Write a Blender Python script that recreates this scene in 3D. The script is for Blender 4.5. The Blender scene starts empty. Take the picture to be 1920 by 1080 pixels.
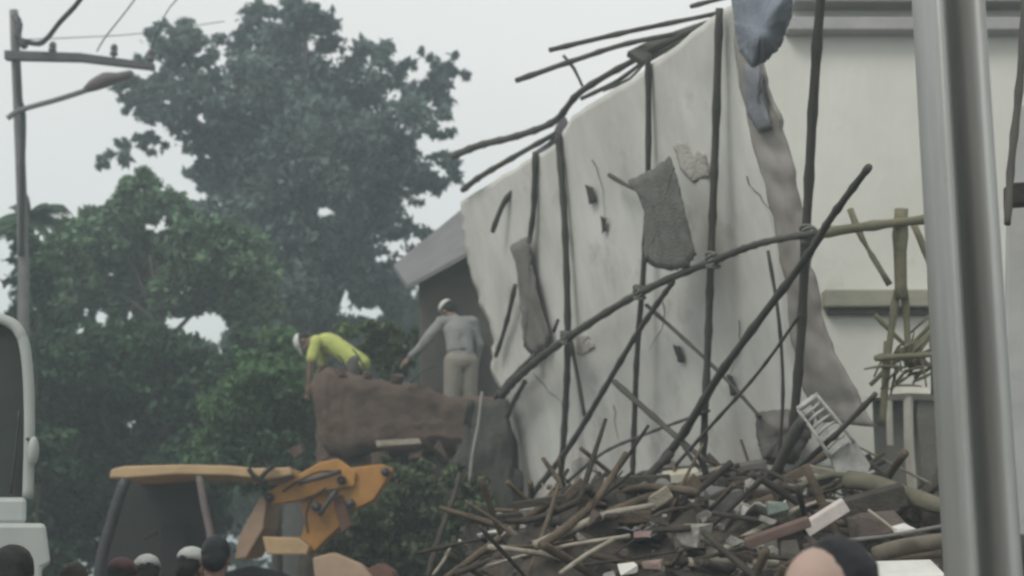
import bpy, bmesh, math, random
import numpy as np
from mathutils import Vector, Matrix, noise
random.seed(7)
rng = np.random.default_rng(7)
R = math.radians
sc = bpy.context.scene
col = sc.collection

# ------------------------------------------------------------------ camera
CAMZ, PITCH, HFOV = 1.6, R(10.7), R(40)
F = 960 / math.tan(HFOV / 2)                     # focal length in photo pixels (1920 wide)
cam_d = bpy.data.cameras.new('camera')
cam = bpy.data.objects.new('camera', cam_d); col.objects.link(cam)
cam.location = (0, 0, CAMZ); cam.rotation_euler = (math.pi / 2 + PITCH, 0, 0)
cam_d.sensor_width = 36; cam_d.lens = 18 / math.tan(HFOV / 2)
cam_d.clip_start = 0.05; cam_d.clip_end = 2000
cam_d.dof.use_dof = True; cam_d.dof.focus_distance = 5.5; cam_d.dof.aperture_fstop = cam_d.lens / 17.0
sc.camera = cam
sc.cycles.filter_width = 2.5

# ------------------------------------------------------------------ light
SUN_EL, SUN_AZ = R(47), R(222)
w = bpy.data.worlds.new("World"); sc.world = w; w.use_nodes = True
wn, wl = w.node_tree.nodes, w.node_tree.links
wn.clear()
sky = wn.new('ShaderNodeTexSky'); sky.sky_type = 'NISHITA'; sky.sun_disc = False
sky.sun_elevation = SUN_EL; sky.sun_rotation = SUN_AZ; sky.dust_density = 4; sky.air_density = 1
hsv = wn.new('ShaderNodeHueSaturation'); hsv.inputs['Saturation'].default_value = .15
tc = wn.new('ShaderNodeTexCoord'); cn = wn.new('ShaderNodeTexNoise'); cn.inputs['Scale'].default_value = 1.6; cn.inputs['Detail'].default_value = 5
cr = wn.new('ShaderNodeValToRGB'); cr.color_ramp.elements[0].color = (6.5, 6.75, 6.6, 1); cr.color_ramp.elements[1].color = (8.0, 8.05, 7.85, 1)
cr.color_ramp.elements[0].position = .3; cr.color_ramp.elements[1].position = .7
mx = wn.new('ShaderNodeMix'); mx.data_type = 'RGBA'; mx.inputs[0].default_value = .86
bg = wn.new('ShaderNodeBackground'); bg.inputs['Strength'].default_value = .1
wo = wn.new('ShaderNodeOutputWorld')
wl.new(sky.outputs[0], hsv.inputs['Color']); wl.new(tc.outputs['Generated'], cn.inputs['Vector']); wl.new(cn.outputs['Fac'], cr.inputs['Fac'])
wl.new(hsv.outputs[0], mx.inputs[6]); wl.new(cr.outputs[0], mx.inputs[7]); wl.new(mx.outputs[2], bg.inputs['Color']); wl.new(bg.outputs[0], wo.inputs['Surface'])
sun_d = bpy.data.lights.new('sun', 'SUN'); sun_d.energy = 1.4; sun_d.angle = R(22); sun_d.color = (1, .97, .92)
sun = bpy.data.objects.new('sun', sun_d); col.objects.link(sun)
sdir = Vector((math.sin(SUN_AZ) * math.cos(SUN_EL), math.cos(SUN_AZ) * math.cos(SUN_EL), math.sin(SUN_EL)))
sun.rotation_euler = (-sdir).to_track_quat('-Z', 'Y').to_euler(); sun.location = (0, 0, 30)
sc.view_settings.view_transform = 'Standard'; sc.view_settings.look = 'None'
sc.view_settings.exposure = 0.33; sc.view_settings.gamma = 1
sc.cycles.volume_bounces = 1; sc.cycles.transparent_max_bounces = 16

# ------------------------------------------------------------------ helpers
CP, SP = math.cos(PITCH), math.sin(PITCH)
def ray(x, y):
    dx, dy = (x - 960) / F, (540 - y) / F
    return Vector((dx, CP - SP * dy, SP + CP * dy))
def P(x, y, Y):
    d = ray(x, y); return Vector((0, 0, CAMZ)) + d * (Y / d.y)
def proj(p):                                     # numpy (n,3) -> pixel arrays
    q = np.asarray(p, float) - np.array([0, 0, CAMZ])
    fw = q[:, 1] * CP + q[:, 2] * SP; up = -q[:, 1] * SP + q[:, 2] * CP
    return 960 + F * q[:, 0] / fw, 540 - F * up / fw

_M = {}
def mat(name, c, c2=None, scale=6, rough=.85, bump=.3, bscale=None, metal=0, detail=6, stretch=None, coat=0, spec=.3, island=0, contrast=.25):
    if name in _M: return _M[name]
    m = bpy.data.materials.new(name); m.use_nodes = True; n, l = m.node_tree.nodes, m.node_tree.links
    b = n['Principled BSDF']; b.inputs['Roughness'].default_value = rough; b.inputs['Metallic'].default_value = metal
    b.inputs['Specular IOR Level'].default_value = spec; b.inputs['Coat Weight'].default_value = coat
    t = n.new('ShaderNodeTexCoord'); mp = n.new('ShaderNodeMapping')
    if stretch: mp.inputs['Scale'].default_value = stretch
    nz = n.new('ShaderNodeTexNoise'); nz.inputs['Scale'].default_value = scale; nz.inputs['Detail'].default_value = detail; nz.inputs['Roughness'].default_value = .65
    l.new(t.outputs['Object'], mp.inputs['Vector']); l.new(mp.outputs[0], nz.inputs['Vector'])
    rp = n.new('ShaderNodeValToRGB'); rp.color_ramp.elements[0].position = .5 - contrast; rp.color_ramp.elements[1].position = .5 + contrast
    c2 = c2 or tuple(v * .6 for v in c)
    rp.color_ramp.elements[0].color = (*c2, 1); rp.color_ramp.elements[1].color = (*c, 1)
    l.new(nz.outputs['Fac'], rp.inputs['Fac'])
    out = rp.outputs[0]
    if island:
        g = n.new('ShaderNodeNewGeometry'); hs = n.new('ShaderNodeHueSaturation'); mr = n.new('ShaderNodeMapRange')
        mr.inputs['To Min'].default_value = 1 - island; mr.inputs['To Max'].default_value = 1 + island
        l.new(g.outputs['Random Per Island'], mr.inputs['Value']); l.new(mr.outputs[0], hs.inputs['Value']); l.new(out, hs.inputs['Color']); out = hs.outputs[0]
    l.new(out, b.inputs['Base Color'])
    if bump:
        n2 = n.new('ShaderNodeTexNoise'); n2.inputs['Scale'].default_value = bscale or scale * 5; n2.inputs['Detail'].default_value = 8
        l.new(mp.outputs[0], n2.inputs['Vector'])
        bp = n.new('ShaderNodeBump'); bp.inputs['Strength'].default_value = bump; bp.inputs['Distance'].default_value = .02
        l.new(n2.outputs['Fac'], bp.inputs['Height']); l.new(bp.outputs[0], b.inputs['Normal'])
    _M[name] = m; return m
def leafmat(name, c, c2, scale=.5, trans=.38, island=.5):
    if name in _M: return _M[name]
    m = mat(name, c, c2, scale=scale, rough=.6, bump=0, island=island, contrast=.12, detail=3)
    n, l = m.node_tree.nodes, m.node_tree.links
    b = n['Principled BSDF']; src = b.inputs['Base Color'].links[0].from_socket
    tr = n.new('ShaderNodeBsdfTranslucent'); ms = n.new('ShaderNodeMixShader'); ms.inputs[0].default_value = trans
    l.new(src, tr.inputs['Color']); l.new(b.outputs[0], ms.inputs[1]); l.new(tr.outputs[0], ms.inputs[2])
    l.new(ms.outputs[0], n['Material Output'].inputs['Surface'])
    return m

ORG = {}
def link(name, me, m, parent=None, org=None):
    """me holds world coordinates; shift to the origin of the thing"""
    o = bpy.data.objects.new(name, me); col.objects.link(o)
    if m: me.materials.append(m)
    n = len(me.vertices); a = np.empty(n * 3, np.float32); me.vertices.foreach_get('co', a); a = a.reshape(-1, 3)
    if parent is not None:
        g = Vector(ORG[parent.name]); o.parent = parent
    else:
        if org is None: lo, hi = a.min(0), a.max(0); org = ((lo[0] + hi[0]) / 2, (lo[1] + hi[1]) / 2, lo[2])
        g = Vector(org); o.location = g
    a = a - np.array(g, np.float32); me.vertices.foreach_set('co', a.ravel()); me.update()
    ORG[o.name] = tuple(g); return o
def tag(o, label=None, cat=None, group=None, kind=None):
    if label: o['label'] = label
    if cat: o['category'] = cat
    if group: o['group'] = group
    if kind: o['kind'] = kind
    return o
def empty(name, loc, label, cat, group=None):
    o = bpy.data.objects.new(name, None); col.objects.link(o); o.location = loc; o.empty_display_size = .2
    ORG[o.name] = tuple(loc); return tag(o, label, cat, group)

class MB:
    def __init__(s): s.v = []; s.f = []; s.smooth = []
    def add(s, vs, fs, smooth=False):
        k = len(s.v); s.v += [tuple(p) for p in vs]; s.f += [tuple(i + k for i in f) for f in fs]; s.smooth += [smooth] * len(fs); return s
    def box(s, c, size, M=None):
        x, y, z = (d / 2 for d in size); c = Vector(c)
        vs = [Vector((i * x, j * y, k * z)) for k in (-1, 1) for j in (-1, 1) for i in (-1, 1)]
        vs = [(M @ p if M else p) + c for p in vs]
        return s.add(vs, [(0, 2, 3, 1), (4, 5, 7, 6), (0, 1, 5, 4), (2, 6, 7, 3), (0, 4, 6, 2), (1, 3, 7, 5)])
    def tube(s, pts, rad, n=8, cap=True, wob=0, sub=1, flat=1):
        pts = [Vector(p) for p in pts]; rad = list(rad) if hasattr(rad, '__len__') else [rad] * len(pts)
        if sub > 1 and len(pts) > 1:
            q, rr = [], []
            for i in range(len(pts) - 1):
                p0, p1, p2, p3 = pts[max(i - 1, 0)], pts[i], pts[i + 1], pts[min(i + 2, len(pts) - 1)]
                for k in range(sub):
                    t = k / sub
                    q.append(.5 * (2 * p1 + (p2 - p0) * t + (2 * p0 - 5 * p1 + 4 * p2 - p3) * t * t + (3 * p1 - p0 - 3 * p2 + p3) * t ** 3))
                    rr.append(rad[i] * (1 - t) + rad[i + 1] * t)
            q.append(pts[-1]); rr.append(rad[-1]); pts, rad = q, rr
        vs, fs = [], []
        for i, p in enumerate(pts):
            d = (pts[min(i + 1, len(pts) - 1)] - pts[max(i - 1, 0)]).normalized()
            a = d.cross(Vector((0, 0, 1)) if abs(d.z) < .9 else Vector((0, 1, 0))).normalized(); b = a.cross(d)
            for k in range(n):
                r = rad[i] * (1 + random.uniform(-wob, wob)); t = 2 * math.pi * k / n
                vs.append(p + a * math.cos(t) * r + b * math.sin(t) * r * flat)
        for i in range(len(pts) - 1):
            for k in range(n): fs.append((i * n + k, i * n + (k + 1) % n, (i + 1) * n + (k + 1) % n, (i + 1) * n + k))
        if cap: fs.append(tuple(range(n - 1, -1, -1))); fs.append(tuple(range((len(pts) - 1) * n, len(pts) * n)))
        return s.add(vs, fs, True)
    def prism(s, poly, off):                       # poly: world points, off: extrusion vector
        n = len(poly); off = Vector(off); a = [Vector(p) for p in poly]; b = [p + off for p in a]
        return s.add(a + b, [tuple(range(n - 1, -1, -1)), tuple(range(n, 2 * n))] + [(i, (i + 1) % n, n + (i + 1) % n, n + i) for i in range(n)])
    def ell(s, c, r, M=None, nu=14, nv=9):
        vs, fs = [], []; c = Vector(c)
        for j in range(nv + 1):
            ph = math.pi * j / nv
            for i in range(nu):
                th = 2 * math.pi * i / nu
                p = Vector((r[0] * math.sin(ph) * math.cos(th), r[1] * math.sin(ph) * math.sin(th), r[2] * math.cos(ph)))
                vs.append((M @ p if M else p) + c)
        for j in range(nv):
            for i in range(nu): fs.append((j * nu + i, (j + 1) * nu + i, (j + 1) * nu + (i + 1) % nu, j * nu + (i + 1) % nu))
        return s.add(vs, fs, True)
    def cap(s, p0, p1, r0, r1, n=12):              # tapered capsule
        p0, p1 = Vector(p0), Vector(p1); d = (p1 - p0).normalized(); pts, rs = [], []
        for a in (0, 25, 50, 75): pts.append(p0 - d * r0 * math.cos(R(a))); rs.append(max(r0 * math.sin(R(a)), .0008))
        for t in (0, .33, .66, 1): pts.append(p0.lerp(p1, t)); rs.append(r0 + (r1 - r0) * t)
        for a in (75, 50, 25, 0): pts.append(p1 + d * r1 * math.cos(R(a))); rs.append(max(r1 * math.sin(R(a)), .0008))
        return s.tube(pts, rs, n)
    def xf(s, M): s.v = [tuple(M @ Vector(p)) for p in s.v]; return s
    def mesh(s, name):
        me = bpy.data.meshes.new(name); me.from_pydata(s.v, [], s.f); me.polygons.foreach_set('use_smooth', s.smooth); me.update(); return me
    def build(s, name, m, parent=None, org=None, bevel=0):
        o = link(name, s.mesh(name), m, parent, org)
        if bevel:
            b = o.modifiers.new('bevel', 'BEVEL'); b.width = bevel; b.segments = 2; b.limit_method = 'ANGLE'
        return o
    def remesh(s, name, m, voxel, smooth=3, parent=None, org=None):
        me = s.mesh(name); o = bpy.data.objects.new('work', me); col.objects.link(o)
        r = o.modifiers.new('r', 'REMESH'); r.mode = 'VOXEL'; r.voxel_size = voxel; r.use_smooth_shade = True
        sm = o.modifiers.new('s', 'SMOOTH'); sm.iterations = smooth; sm.factor = .5
        dg = bpy.context.evaluated_depsgraph_get(); m2 = bpy.data.meshes.new_from_object(o.evaluated_get(dg))
        bpy.data.objects.remove(o); m2.name = name; m2.materials.clear()
        return link(name, m2, m, parent, org)
def prism_px(pts, Y, th): return [P(x, y, Y) for x, y in pts], (0, th, 0)

# ------------------------------------------------------------------ materials
bamboo = mat('weathered_bamboo', (.10, .094, .08), (.045, .042, .037), scale=5, stretch=(1, 1, .35), bump=.4)
bamboo_g = mat('green_bamboo', (.25, .235, .155), (.13, .122, .082), scale=5, bump=.4)
wood_d = mat('dark_wet_wood', (.075, .064, .053), (.03, .026, .022), scale=9, bump=.6)
wood_m = mat('brown_timber', (.15, .115, .08), (.06, .046, .034), scale=8, bump=.6)
wood_p = mat('pale_split_wood', (.42, .38, .31), (.22, .19, .15), scale=9, bump=.5)
earth = mat('dark_rubble_earth', (.095, .078, .06), (.022, .02, .018), scale=5, bump=1, bscale=14)
stone_m = mat('mortar_lump', (.42, .40, .36), (.14, .13, .115), scale=9, bump=.9, bscale=20)
stone_d = mat('dark_broken_brick', (.15, .115, .1), (.055, .045, .04), scale=7, bump=.9, bscale=20)
white_p = mat('dirty_white_plastic', (.72, .71, .66), (.48, .47, .43), scale=5, bump=.15, rough=.5)
sack = mat('grey_sackcloth', (.21, .205, .185), (.10, .098, .088), scale=9, bump=.8, bscale=60)
brown_rag = mat('grey_brown_cloth', (.20, .185, .17), (.12, .11, .10), scale=4, bump=.5)
blue_t = mat('faded_blue_tarp', (.25, .275, .325), (.16, .18, .215), scale=4, bump=.5, rough=.55)
metal_d = mat('dark_steel', (.09, .09, .09), (.05, .05, .05), metal=.6, rough=.5, bump=.1)
glass_d = mat('dark_glass', (.05, .058, .054), (.03, .035, .033), rough=.3, spec=.25, bump=0)
galv = mat('galvanised_steel', (.50, .50, .485), (.29, .285, .265), scale=5, rough=.42, metal=.55, bump=.08, stretch=(1, 1, .12))
yel = mat('machine_yellow', (.56, .28, .07), (.30, .15, .05), scale=5, rough=.6, bump=.1)
yel_p = mat('faded_machine_yellow', (.58, .40, .22), (.36, .25, .14), scale=4, rough=.6, bump=.1)
rub = mat('black_rubber', (.03, .03, .03), (.02, .02, .02), scale=10, bump=.3)
concrete = mat('pole_concrete', (.2, .195, .19), (.12, .118, .115), scale=5)

# ------------------------------------------------------------------ ground and mounds
def grid(name, x0, x1, y0, y1, nx, ny, h, m, kind='structure'):
    xs, ys = np.linspace(x0, x1, nx), np.linspace(y0, y1, ny); vs, fs = [], []
    for y in ys:
        for x in xs: vs.append((x, y, h(x, y)))
    for j in range(ny - 1):
        for i in range(nx - 1): a = j * nx + i; fs.append((a, a + 1, a + nx + 1, a + nx))
    mb = MB(); mb.add(vs, fs, True); o = mb.build(name, m, org=(0, 0, 0)); tag(o, kind=kind); return o
def ss(a, b, t): t = min(max((t - a) / (b - a), 0), 1); return t * t * (3 - 2 * t)
def fbm(x, y, s=1): return noise.fractal(Vector((x * s, y * s, 3.7)), 1, 2, 4)
def hmound(x, y):
    a = (1.80 + .06 * max(-1, min(3.5, x))) * ss(5.0, 8.4, y) * ss(-1.15, .25, x + .05 * (y - 8)) * ss(30, 24, y)
    a -= .25 * ss(10.5, 8.2, y) * ss(1.4, 3.0, x)
    b = 2.95 * ss(15.7, 16.3, y) * ss(-2.7, -2.2, x) * ss(26, 20, y)
    h = max(a, b)
    return h + (.20 * fbm(x, y, 1.3) + .13 * fbm(x, y, 3.6) + .05 * fbm(x, y, 9)) * min(h, 1) - .06
gmat = mat('dusty_ground', (.16, .14, .115), (.08, .075, .062), scale=.8, bump=.6, bscale=9)
grid('ground', -400, 400, -60, 900, 60, 60, lambda x, y: 0, gmat)
grid('rubble_mound', -5, 9, 4.5, 27, 231, 371, hmound, earth)

# ------------------------------------------------------------------ haze (air between camera and trees)
def haze(d):
    m = bpy.data.materials.new('haze'); m.use_nodes = True; n, l = m.node_tree.nodes, m.node_tree.links
    n.remove(n['Principled BSDF']); pv = n.new('ShaderNodeVolumePrincipled'); pv.inputs['Color'].default_value = (.80, .92, .97, 1)
    pv.inputs['Density'].default_value = d; pv.inputs['Anisotropy'].default_value = .2
    l.new(pv.outputs[0], n['Material Output'].inputs['Volume'])
    mb = MB(); mb.box((0, 200, 9.5), (1000, 1600, 21)); o = mb.build('haze', m); tag(o, kind='stuff'); return o

# ------------------------------------------------------------------ leaning wall panel
Q0, Q1, Q2 = P(985, 930, 14), P(1490, 872, 9.2), P(870, 375, 13.75)
WN = (Q1 - Q0).cross(Q2 - Q0).normalized()
if WN.y > 0: WN = -WN                             # towards the camera side
def W(x, y, off=0):                               # pixel -> point on the wall plane, lifted towards the viewer
    d = ray(x, y); t = (Q0 - Vector((0, 0, CAMZ))).dot(WN) / d.dot(WN); return Vector((0, 0, CAMZ)) + d * (t - off / max(.2, abs(d.dot(WN))))
def WY(x, y): return W(x, y).y
def interp(pts, t):
    n = len(pts) - 1; k = min(int(t * n), n - 1); u = t * n - k
    return (pts[k][0] * (1 - u) + pts[k + 1][0] * u, pts[k][1] * (1 - u) + pts[k + 1][1] * u)
panel_m = mat('dirty_white_plaster', (.70, .69, .65), (.44, .43, .395), scale=2.0, stretch=(1, 1, .45), bump=.25, bscale=16, rough=.9, contrast=.3)
def stains(m, c, scale, lo, hi, seed):
    n, l = m.node_tree.nodes, m.node_tree.links; b = n['Principled BSDF']; src = b.inputs['Base Color'].links[0].from_socket
    t = n.new('ShaderNodeTexCoord'); mp = n.new('ShaderNodeMapping'); mp.inputs['Location'].default_value = (seed, seed * 2, 0); z = n.new('ShaderNodeTexNoise'); z.inputs['Scale'].default_value = scale; z.inputs['Detail'].default_value = 9; z.inputs['Roughness'].default_value = .7
    k = n.new('ShaderNodeMapRange'); k.inputs['From Min'].default_value = lo; k.inputs['From Max'].default_value = hi; x = n.new('ShaderNodeMix'); x.data_type = 'RGBA'
    l.new(t.outputs['Object'], mp.inputs['Vector']); l.new(mp.outputs[0], z.inputs['Vector']); l.new(z.outputs['Fac'], k.inputs['Value']); l.new(k.outputs[0], x.inputs[0]); l.new(src, x.inputs[6]); x.inputs[7].default_value = (*c, 1); l.new(x.outputs[2], b.inputs['Base Color'])
stains(panel_m, (.30, .275, .235), 1.5, .57, .78, 3); stains(panel_m, (.20, .175, .145), 4.5, .68, .78, 8)
flap_m = mat('grey_torn_plaster', (.36, .338, .312), (.20, .18, .16), scale=2.6, stretch=(1, 1, .4), bump=.35, bscale=14)
LE = [(868, 378), (874, 450), (886, 530), (904, 600), (928, 650), (926, 735), (952, 782), (966, 840), (978, 900), (990, 945)]
RE = [(1385, -20), (1400, 90), (1422, 180), (1452, 270), (1478, 360), (1494, 450), (1504, 540), (1518, 640), (1545, 740), (1570, 880)]
roofline = [(868, 378), (950, 325), (1050, 268), (1078, 215), (1150, 170), (1215, 130), (1290, 70), (1347, 28), (1385, 2)]
def jag(pts, n, amp):
    q = [interp(pts, i / n) for i in range(n + 1)]; return [(x + random.uniform(-amp, amp), y) if 0 < i < n else (x, y) for i, (x, y) in enumerate(q)]
def sheet(name, L, Rr, top, bulge, m, parent, th=.05, nu=90, nv=60):
    vs, fs = [], []
    for j in range(nv + 1):
        v = j / nv; l, r = interp(L, v), interp(Rr, v)
        for i in range(nu + 1):
            u = i / nu; x = l[0] * (1 - u) + r[0] * u; y = l[1] * (1 - u) + r[1] * u
            if top:
                tp = interp(top, u); bt = (L[-1][0] * (1 - u) + Rr[-1][0] * u, L[-1][1] * (1 - u) + Rr[-1][1] * u)
                y = tp[1] * (1 - v) + bt[1] * v
                xe = (tp[0] * (1 - v) + bt[0] * v); xl = l[0] - (L[0][0] * (1 - v) + L[-1][0] * v); xr = r[0] - (Rr[0][0] * (1 - v) + Rr[-1][0] * v)
                x = xe + xl * (1 - u) ** 2 + xr * u ** 2
            vs.append(W(x, y, bulge(u, v, x, y)))
    for j in range(nv):
        for i in range(nu): a = j * (nu + 1) + i; fs.append((a, a + nu + 1, a + nu + 2, a + 1))
    mb = MB(); mb.add(vs, fs, True); o = mb.build(name, m, parent)
    s = o.modifiers.new('thick', 'SOLIDIFY'); s.thickness = th; s.offset = 0
    return o
def bulge_main(u, v, x, y):
    p = W(x, y); n = noise.fractal(p * .9, 1, 2, 3) * .018 + noise.noise(p * 2.6) * .006
    fold = -.014 * abs(math.sin((u * 5.5 + .15 * v) * math.pi)) ** .35
    return n + fold - .12 * max(0, u - .93) / .07
wall = empty('plaster_wall', (Q0 + Q1) / 2, 'large pale plaster wall leaning outward behind the bamboo poles, with torn edges', 'wall')
LE = jag(LE, 45, 3.5); roofline = [(x, y + random.uniform(-2.5, 2.5)) for x, y in (interp(roofline, i / 40) for i in range(41))]
sheet('wall_panel', LE, RE, roofline, bulge_main, panel_m, wall)
RE2 = [(1398, -20), (1420, 90), (1446, 180), (1478, 270), (1500, 360), (1515, 450), (1528, 540), (1556, 640), (1610, 735), (1640, 800)]
LE2 = [(1376, -20), (1386, 90), (1406, 180), (1436, 270), (1462, 360), (1482, 450), (1496, 540), (1508, 640), (1528, 725), (1556, 790)]
LE2 = [(x - 20 * min(1, max(0, (y - 60) / 200)), y) for x, y in LE2]; RE2 = jag(RE2, 50, 5); LE2 = jag(LE2, 40, 3)
tf = sheet('torn_edge', LE2, RE2, None, lambda u, v, x, y: .035 + .02 * math.sin(u * math.pi) - .04 * u + .02 * noise.noise(Vector((u * 2, v * 22, 4))) + .02 * noise.noise(Vector((u * 3, v * 9, 0))), flap_m, wall, th=.03, nu=14, nv=60)
tf['label'] = 'grey brown curled torn edge of the plaster wall'
def patch(name, pts, m, parent=None, off=.02, th=.012, wob=.01, label=None, cat=None, sub=10, sag=.03):
    """irregular cloth-like patch: polygon on the wall plane, subdivided by a fan grid"""
    c = (sum(p[0] for p in pts) / len(pts), sum(p[1] for p in pts) / len(pts)); ring = []
    for i in range(len(pts)):
        a, b = pts[i], pts[(i + 1) % len(pts)]
        for k in range(sub):
            t = k / sub; j = random.uniform(-1, 1) * 1.5; ring.append((a[0] * (1 - t) + b[0] * t + j, a[1] * (1 - t) + b[1] * t + j))
    vs, fs, n, K = [W(*c, off + sag)], [], len(ring), 6
    for k in range(1, K + 1):
        for x, y in ring:
            t = k / K; xx, yy = c[0] * (1 - t) + x * t, c[1] * (1 - t) + y * t
            q = W(xx, yy); vs.append(W(xx, yy, off + sag * (1 - t * t) + wob * noise.noise(q * 6)))
    for i in range(n): fs.append((0, 1 + i, 1 + (i + 1) % n))
    for k in range(K - 1):
        for i in range(n): a = 1 + k * n; fs.append((a + i, a + n + i, a + n + (i + 1) % n, a + (i + 1) % n))
    mb = MB(); mb.add(vs, fs, True); o = mb.build(name, m, parent)
    s = o.modifiers.new('thick', 'SOLIDIFY'); s.thickness = th; s.offset = 0
    if parent is None: tag(o, label, cat)
    return o
hole_m = mat('dark_tear', (.07, .066, .06), (.045, .042, .04), scale=12)
for pts in ([(1096, 345), (1112, 352), (1118, 380), (1106, 384)], [(1126, 405), (1136, 408), (1137, 434), (1129, 438)], [(1262, 646), (1276, 650), (1282, 678), (1272, 680)],
            [(1246, 862), (1258, 858), (1256, 872), (1246, 874)], [(1362, 700), (1374, 706), (1380, 740), (1370, 742)]):
    patch('tear', pts, hole_m, wall, off=.045, th=.006, wob=.003, sub=3, sag=.006)
for pts in ([(1262, 270), (1290, 262), (1322, 290), (1330, 330), (1300, 342), (1276, 318)], [(1074, 632), (1100, 626), (1116, 650), (1092, 668), (1072, 660)], [(1070, 862), (1110, 850), (1122, 900), (1080, 915)]):
    patch('exposed_masonry', pts, mat('exposed_masonry', (.52, .50, .46), (.34, .32, .285), scale=7, bump=.8), wall, off=.028, th=.006, wob=.012, sag=.004)
for x, y, a, n in ((1110, 300, 80, 9), (1240, 560, 70, 8), (1385, 600, 95, 10), (1000, 700, 60, 7), (1150, 760, 100, 6), (1400, 330, 85, 8)):
    pts = []
    for k in range(n): pts.append(W(x, y, .024)); a += random.uniform(-28, 28); x += 15 * math.cos(R(a)); y += 15 * math.sin(R(a))
    mb = MB(); mb.tube(pts, [.003 * (1 - k / n) + .001 for k in range(n)], 5); mb.build('crack', hole_m, wall)
patch('hanging_sack', [(1178, 340), (1222, 318), (1256, 294), (1268, 330), (1284, 400), (1304, 478), (1290, 500), (1258, 508), (1226, 500), (1208, 488), (1210, 400), (1196, 362)], sack, off=.33, sag=.006, wob=.012,
      label='square grey sack sheet hanging in the middle of the plaster wall', cat='cloth')
patch('hanging_rag', [(956, 462), (992, 440), (996, 490), (1010, 560), (1030, 630), (1026, 650), (1000, 668), (982, 650), (976, 560), (968, 490)], brown_rag, off=.08, sag=.012, wob=.02,
      label='long grey brown rag strip hanging beside the left bamboo pole', cat='cloth')
patch('hanging_rag', [(1418, 775), (1470, 768), (1528, 775), (1520, 820), (1490, 870), (1430, 860), (1420, 820)], brown_rag, off=.16, sag=.08, wob=.06,
      label='crumpled grey cloth at the foot of the plaster wall near the thick dark post', cat='cloth')
patch('hanging_tarp', [(1372, -30), (1490, -30), (1484, 30), (1466, 84), (1438, 112), (1410, 126), (1388, 96), (1378, 40)], blue_t, off=.40, sag=.08, wob=.04,
      label='faded blue tarp bundled at the top corner of the plaster wall', cat='tarp')
patch('hanging_rag', [(1396, 120), (1424, 112), (1432, 180), (1446, 240), (1426, 250), (1402, 212)], mat('grey_blue_cloth', (.25, .26, .28), (.17, .175, .19)), off=.07, sag=.03, wob=.02,
      label='narrow grey strip hanging straight below the blue tarp', cat='cloth')

# ------------------------------------------------------------------ bamboo scaffold and roof poles
POLEG = 'bamboo scaffold poles in front of the leaning wall'
def pole(label, pts, wpx, m=bamboo, off=(.15, .15), Y=None, name='bamboo_pole', cat='bamboo pole', nodes=True, group=POLEG, taper=.85, wob=.05):
    n = len(pts); q, r = [], []
    for i, (x, y) in enumerate(pts):
        t = i / (n - 1)
        if Y is None: wpx_ = wpx; d = WY(x, y) - (off[0] * (1 - t) + off[1] * t)
        else: d = Y[0] * (1 - t) + Y[1] * t
        q.append(P(x, y, d)); r.append(.78 * wpx / 2 / F * d * (1 - (1 - taper) * t))
    mb = MB(); L = sum((q[i + 1] - q[i]).length for i in range(n - 1)); sub = max(2, int(L / .08 / (n - 1)))
    # slight natural crookedness
    if L > 1:
        for i in range(1, n - 1): q[i] = q[i] + Vector((random.uniform(-1, 1), 0, random.uniform(-1, 1))) * .008
    mb.tube(q, r, 9, wob=wob, sub=sub)
    if nodes:
        N = len(mb.v) // 9; step = max(3, int(.34 / (L / N)))
        for k in range(step // 2, N, step):
            c = sum((Vector(mb.v[k * 9 + j]) for j in range(9)), Vector()) / 9
            for j in range(9): mb.v[k * 9 + j] = tuple(c + (Vector(mb.v[k * 9 + j]) - c) * 1.22)
    return tag(mb.build(name, m), label, cat, group)
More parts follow.
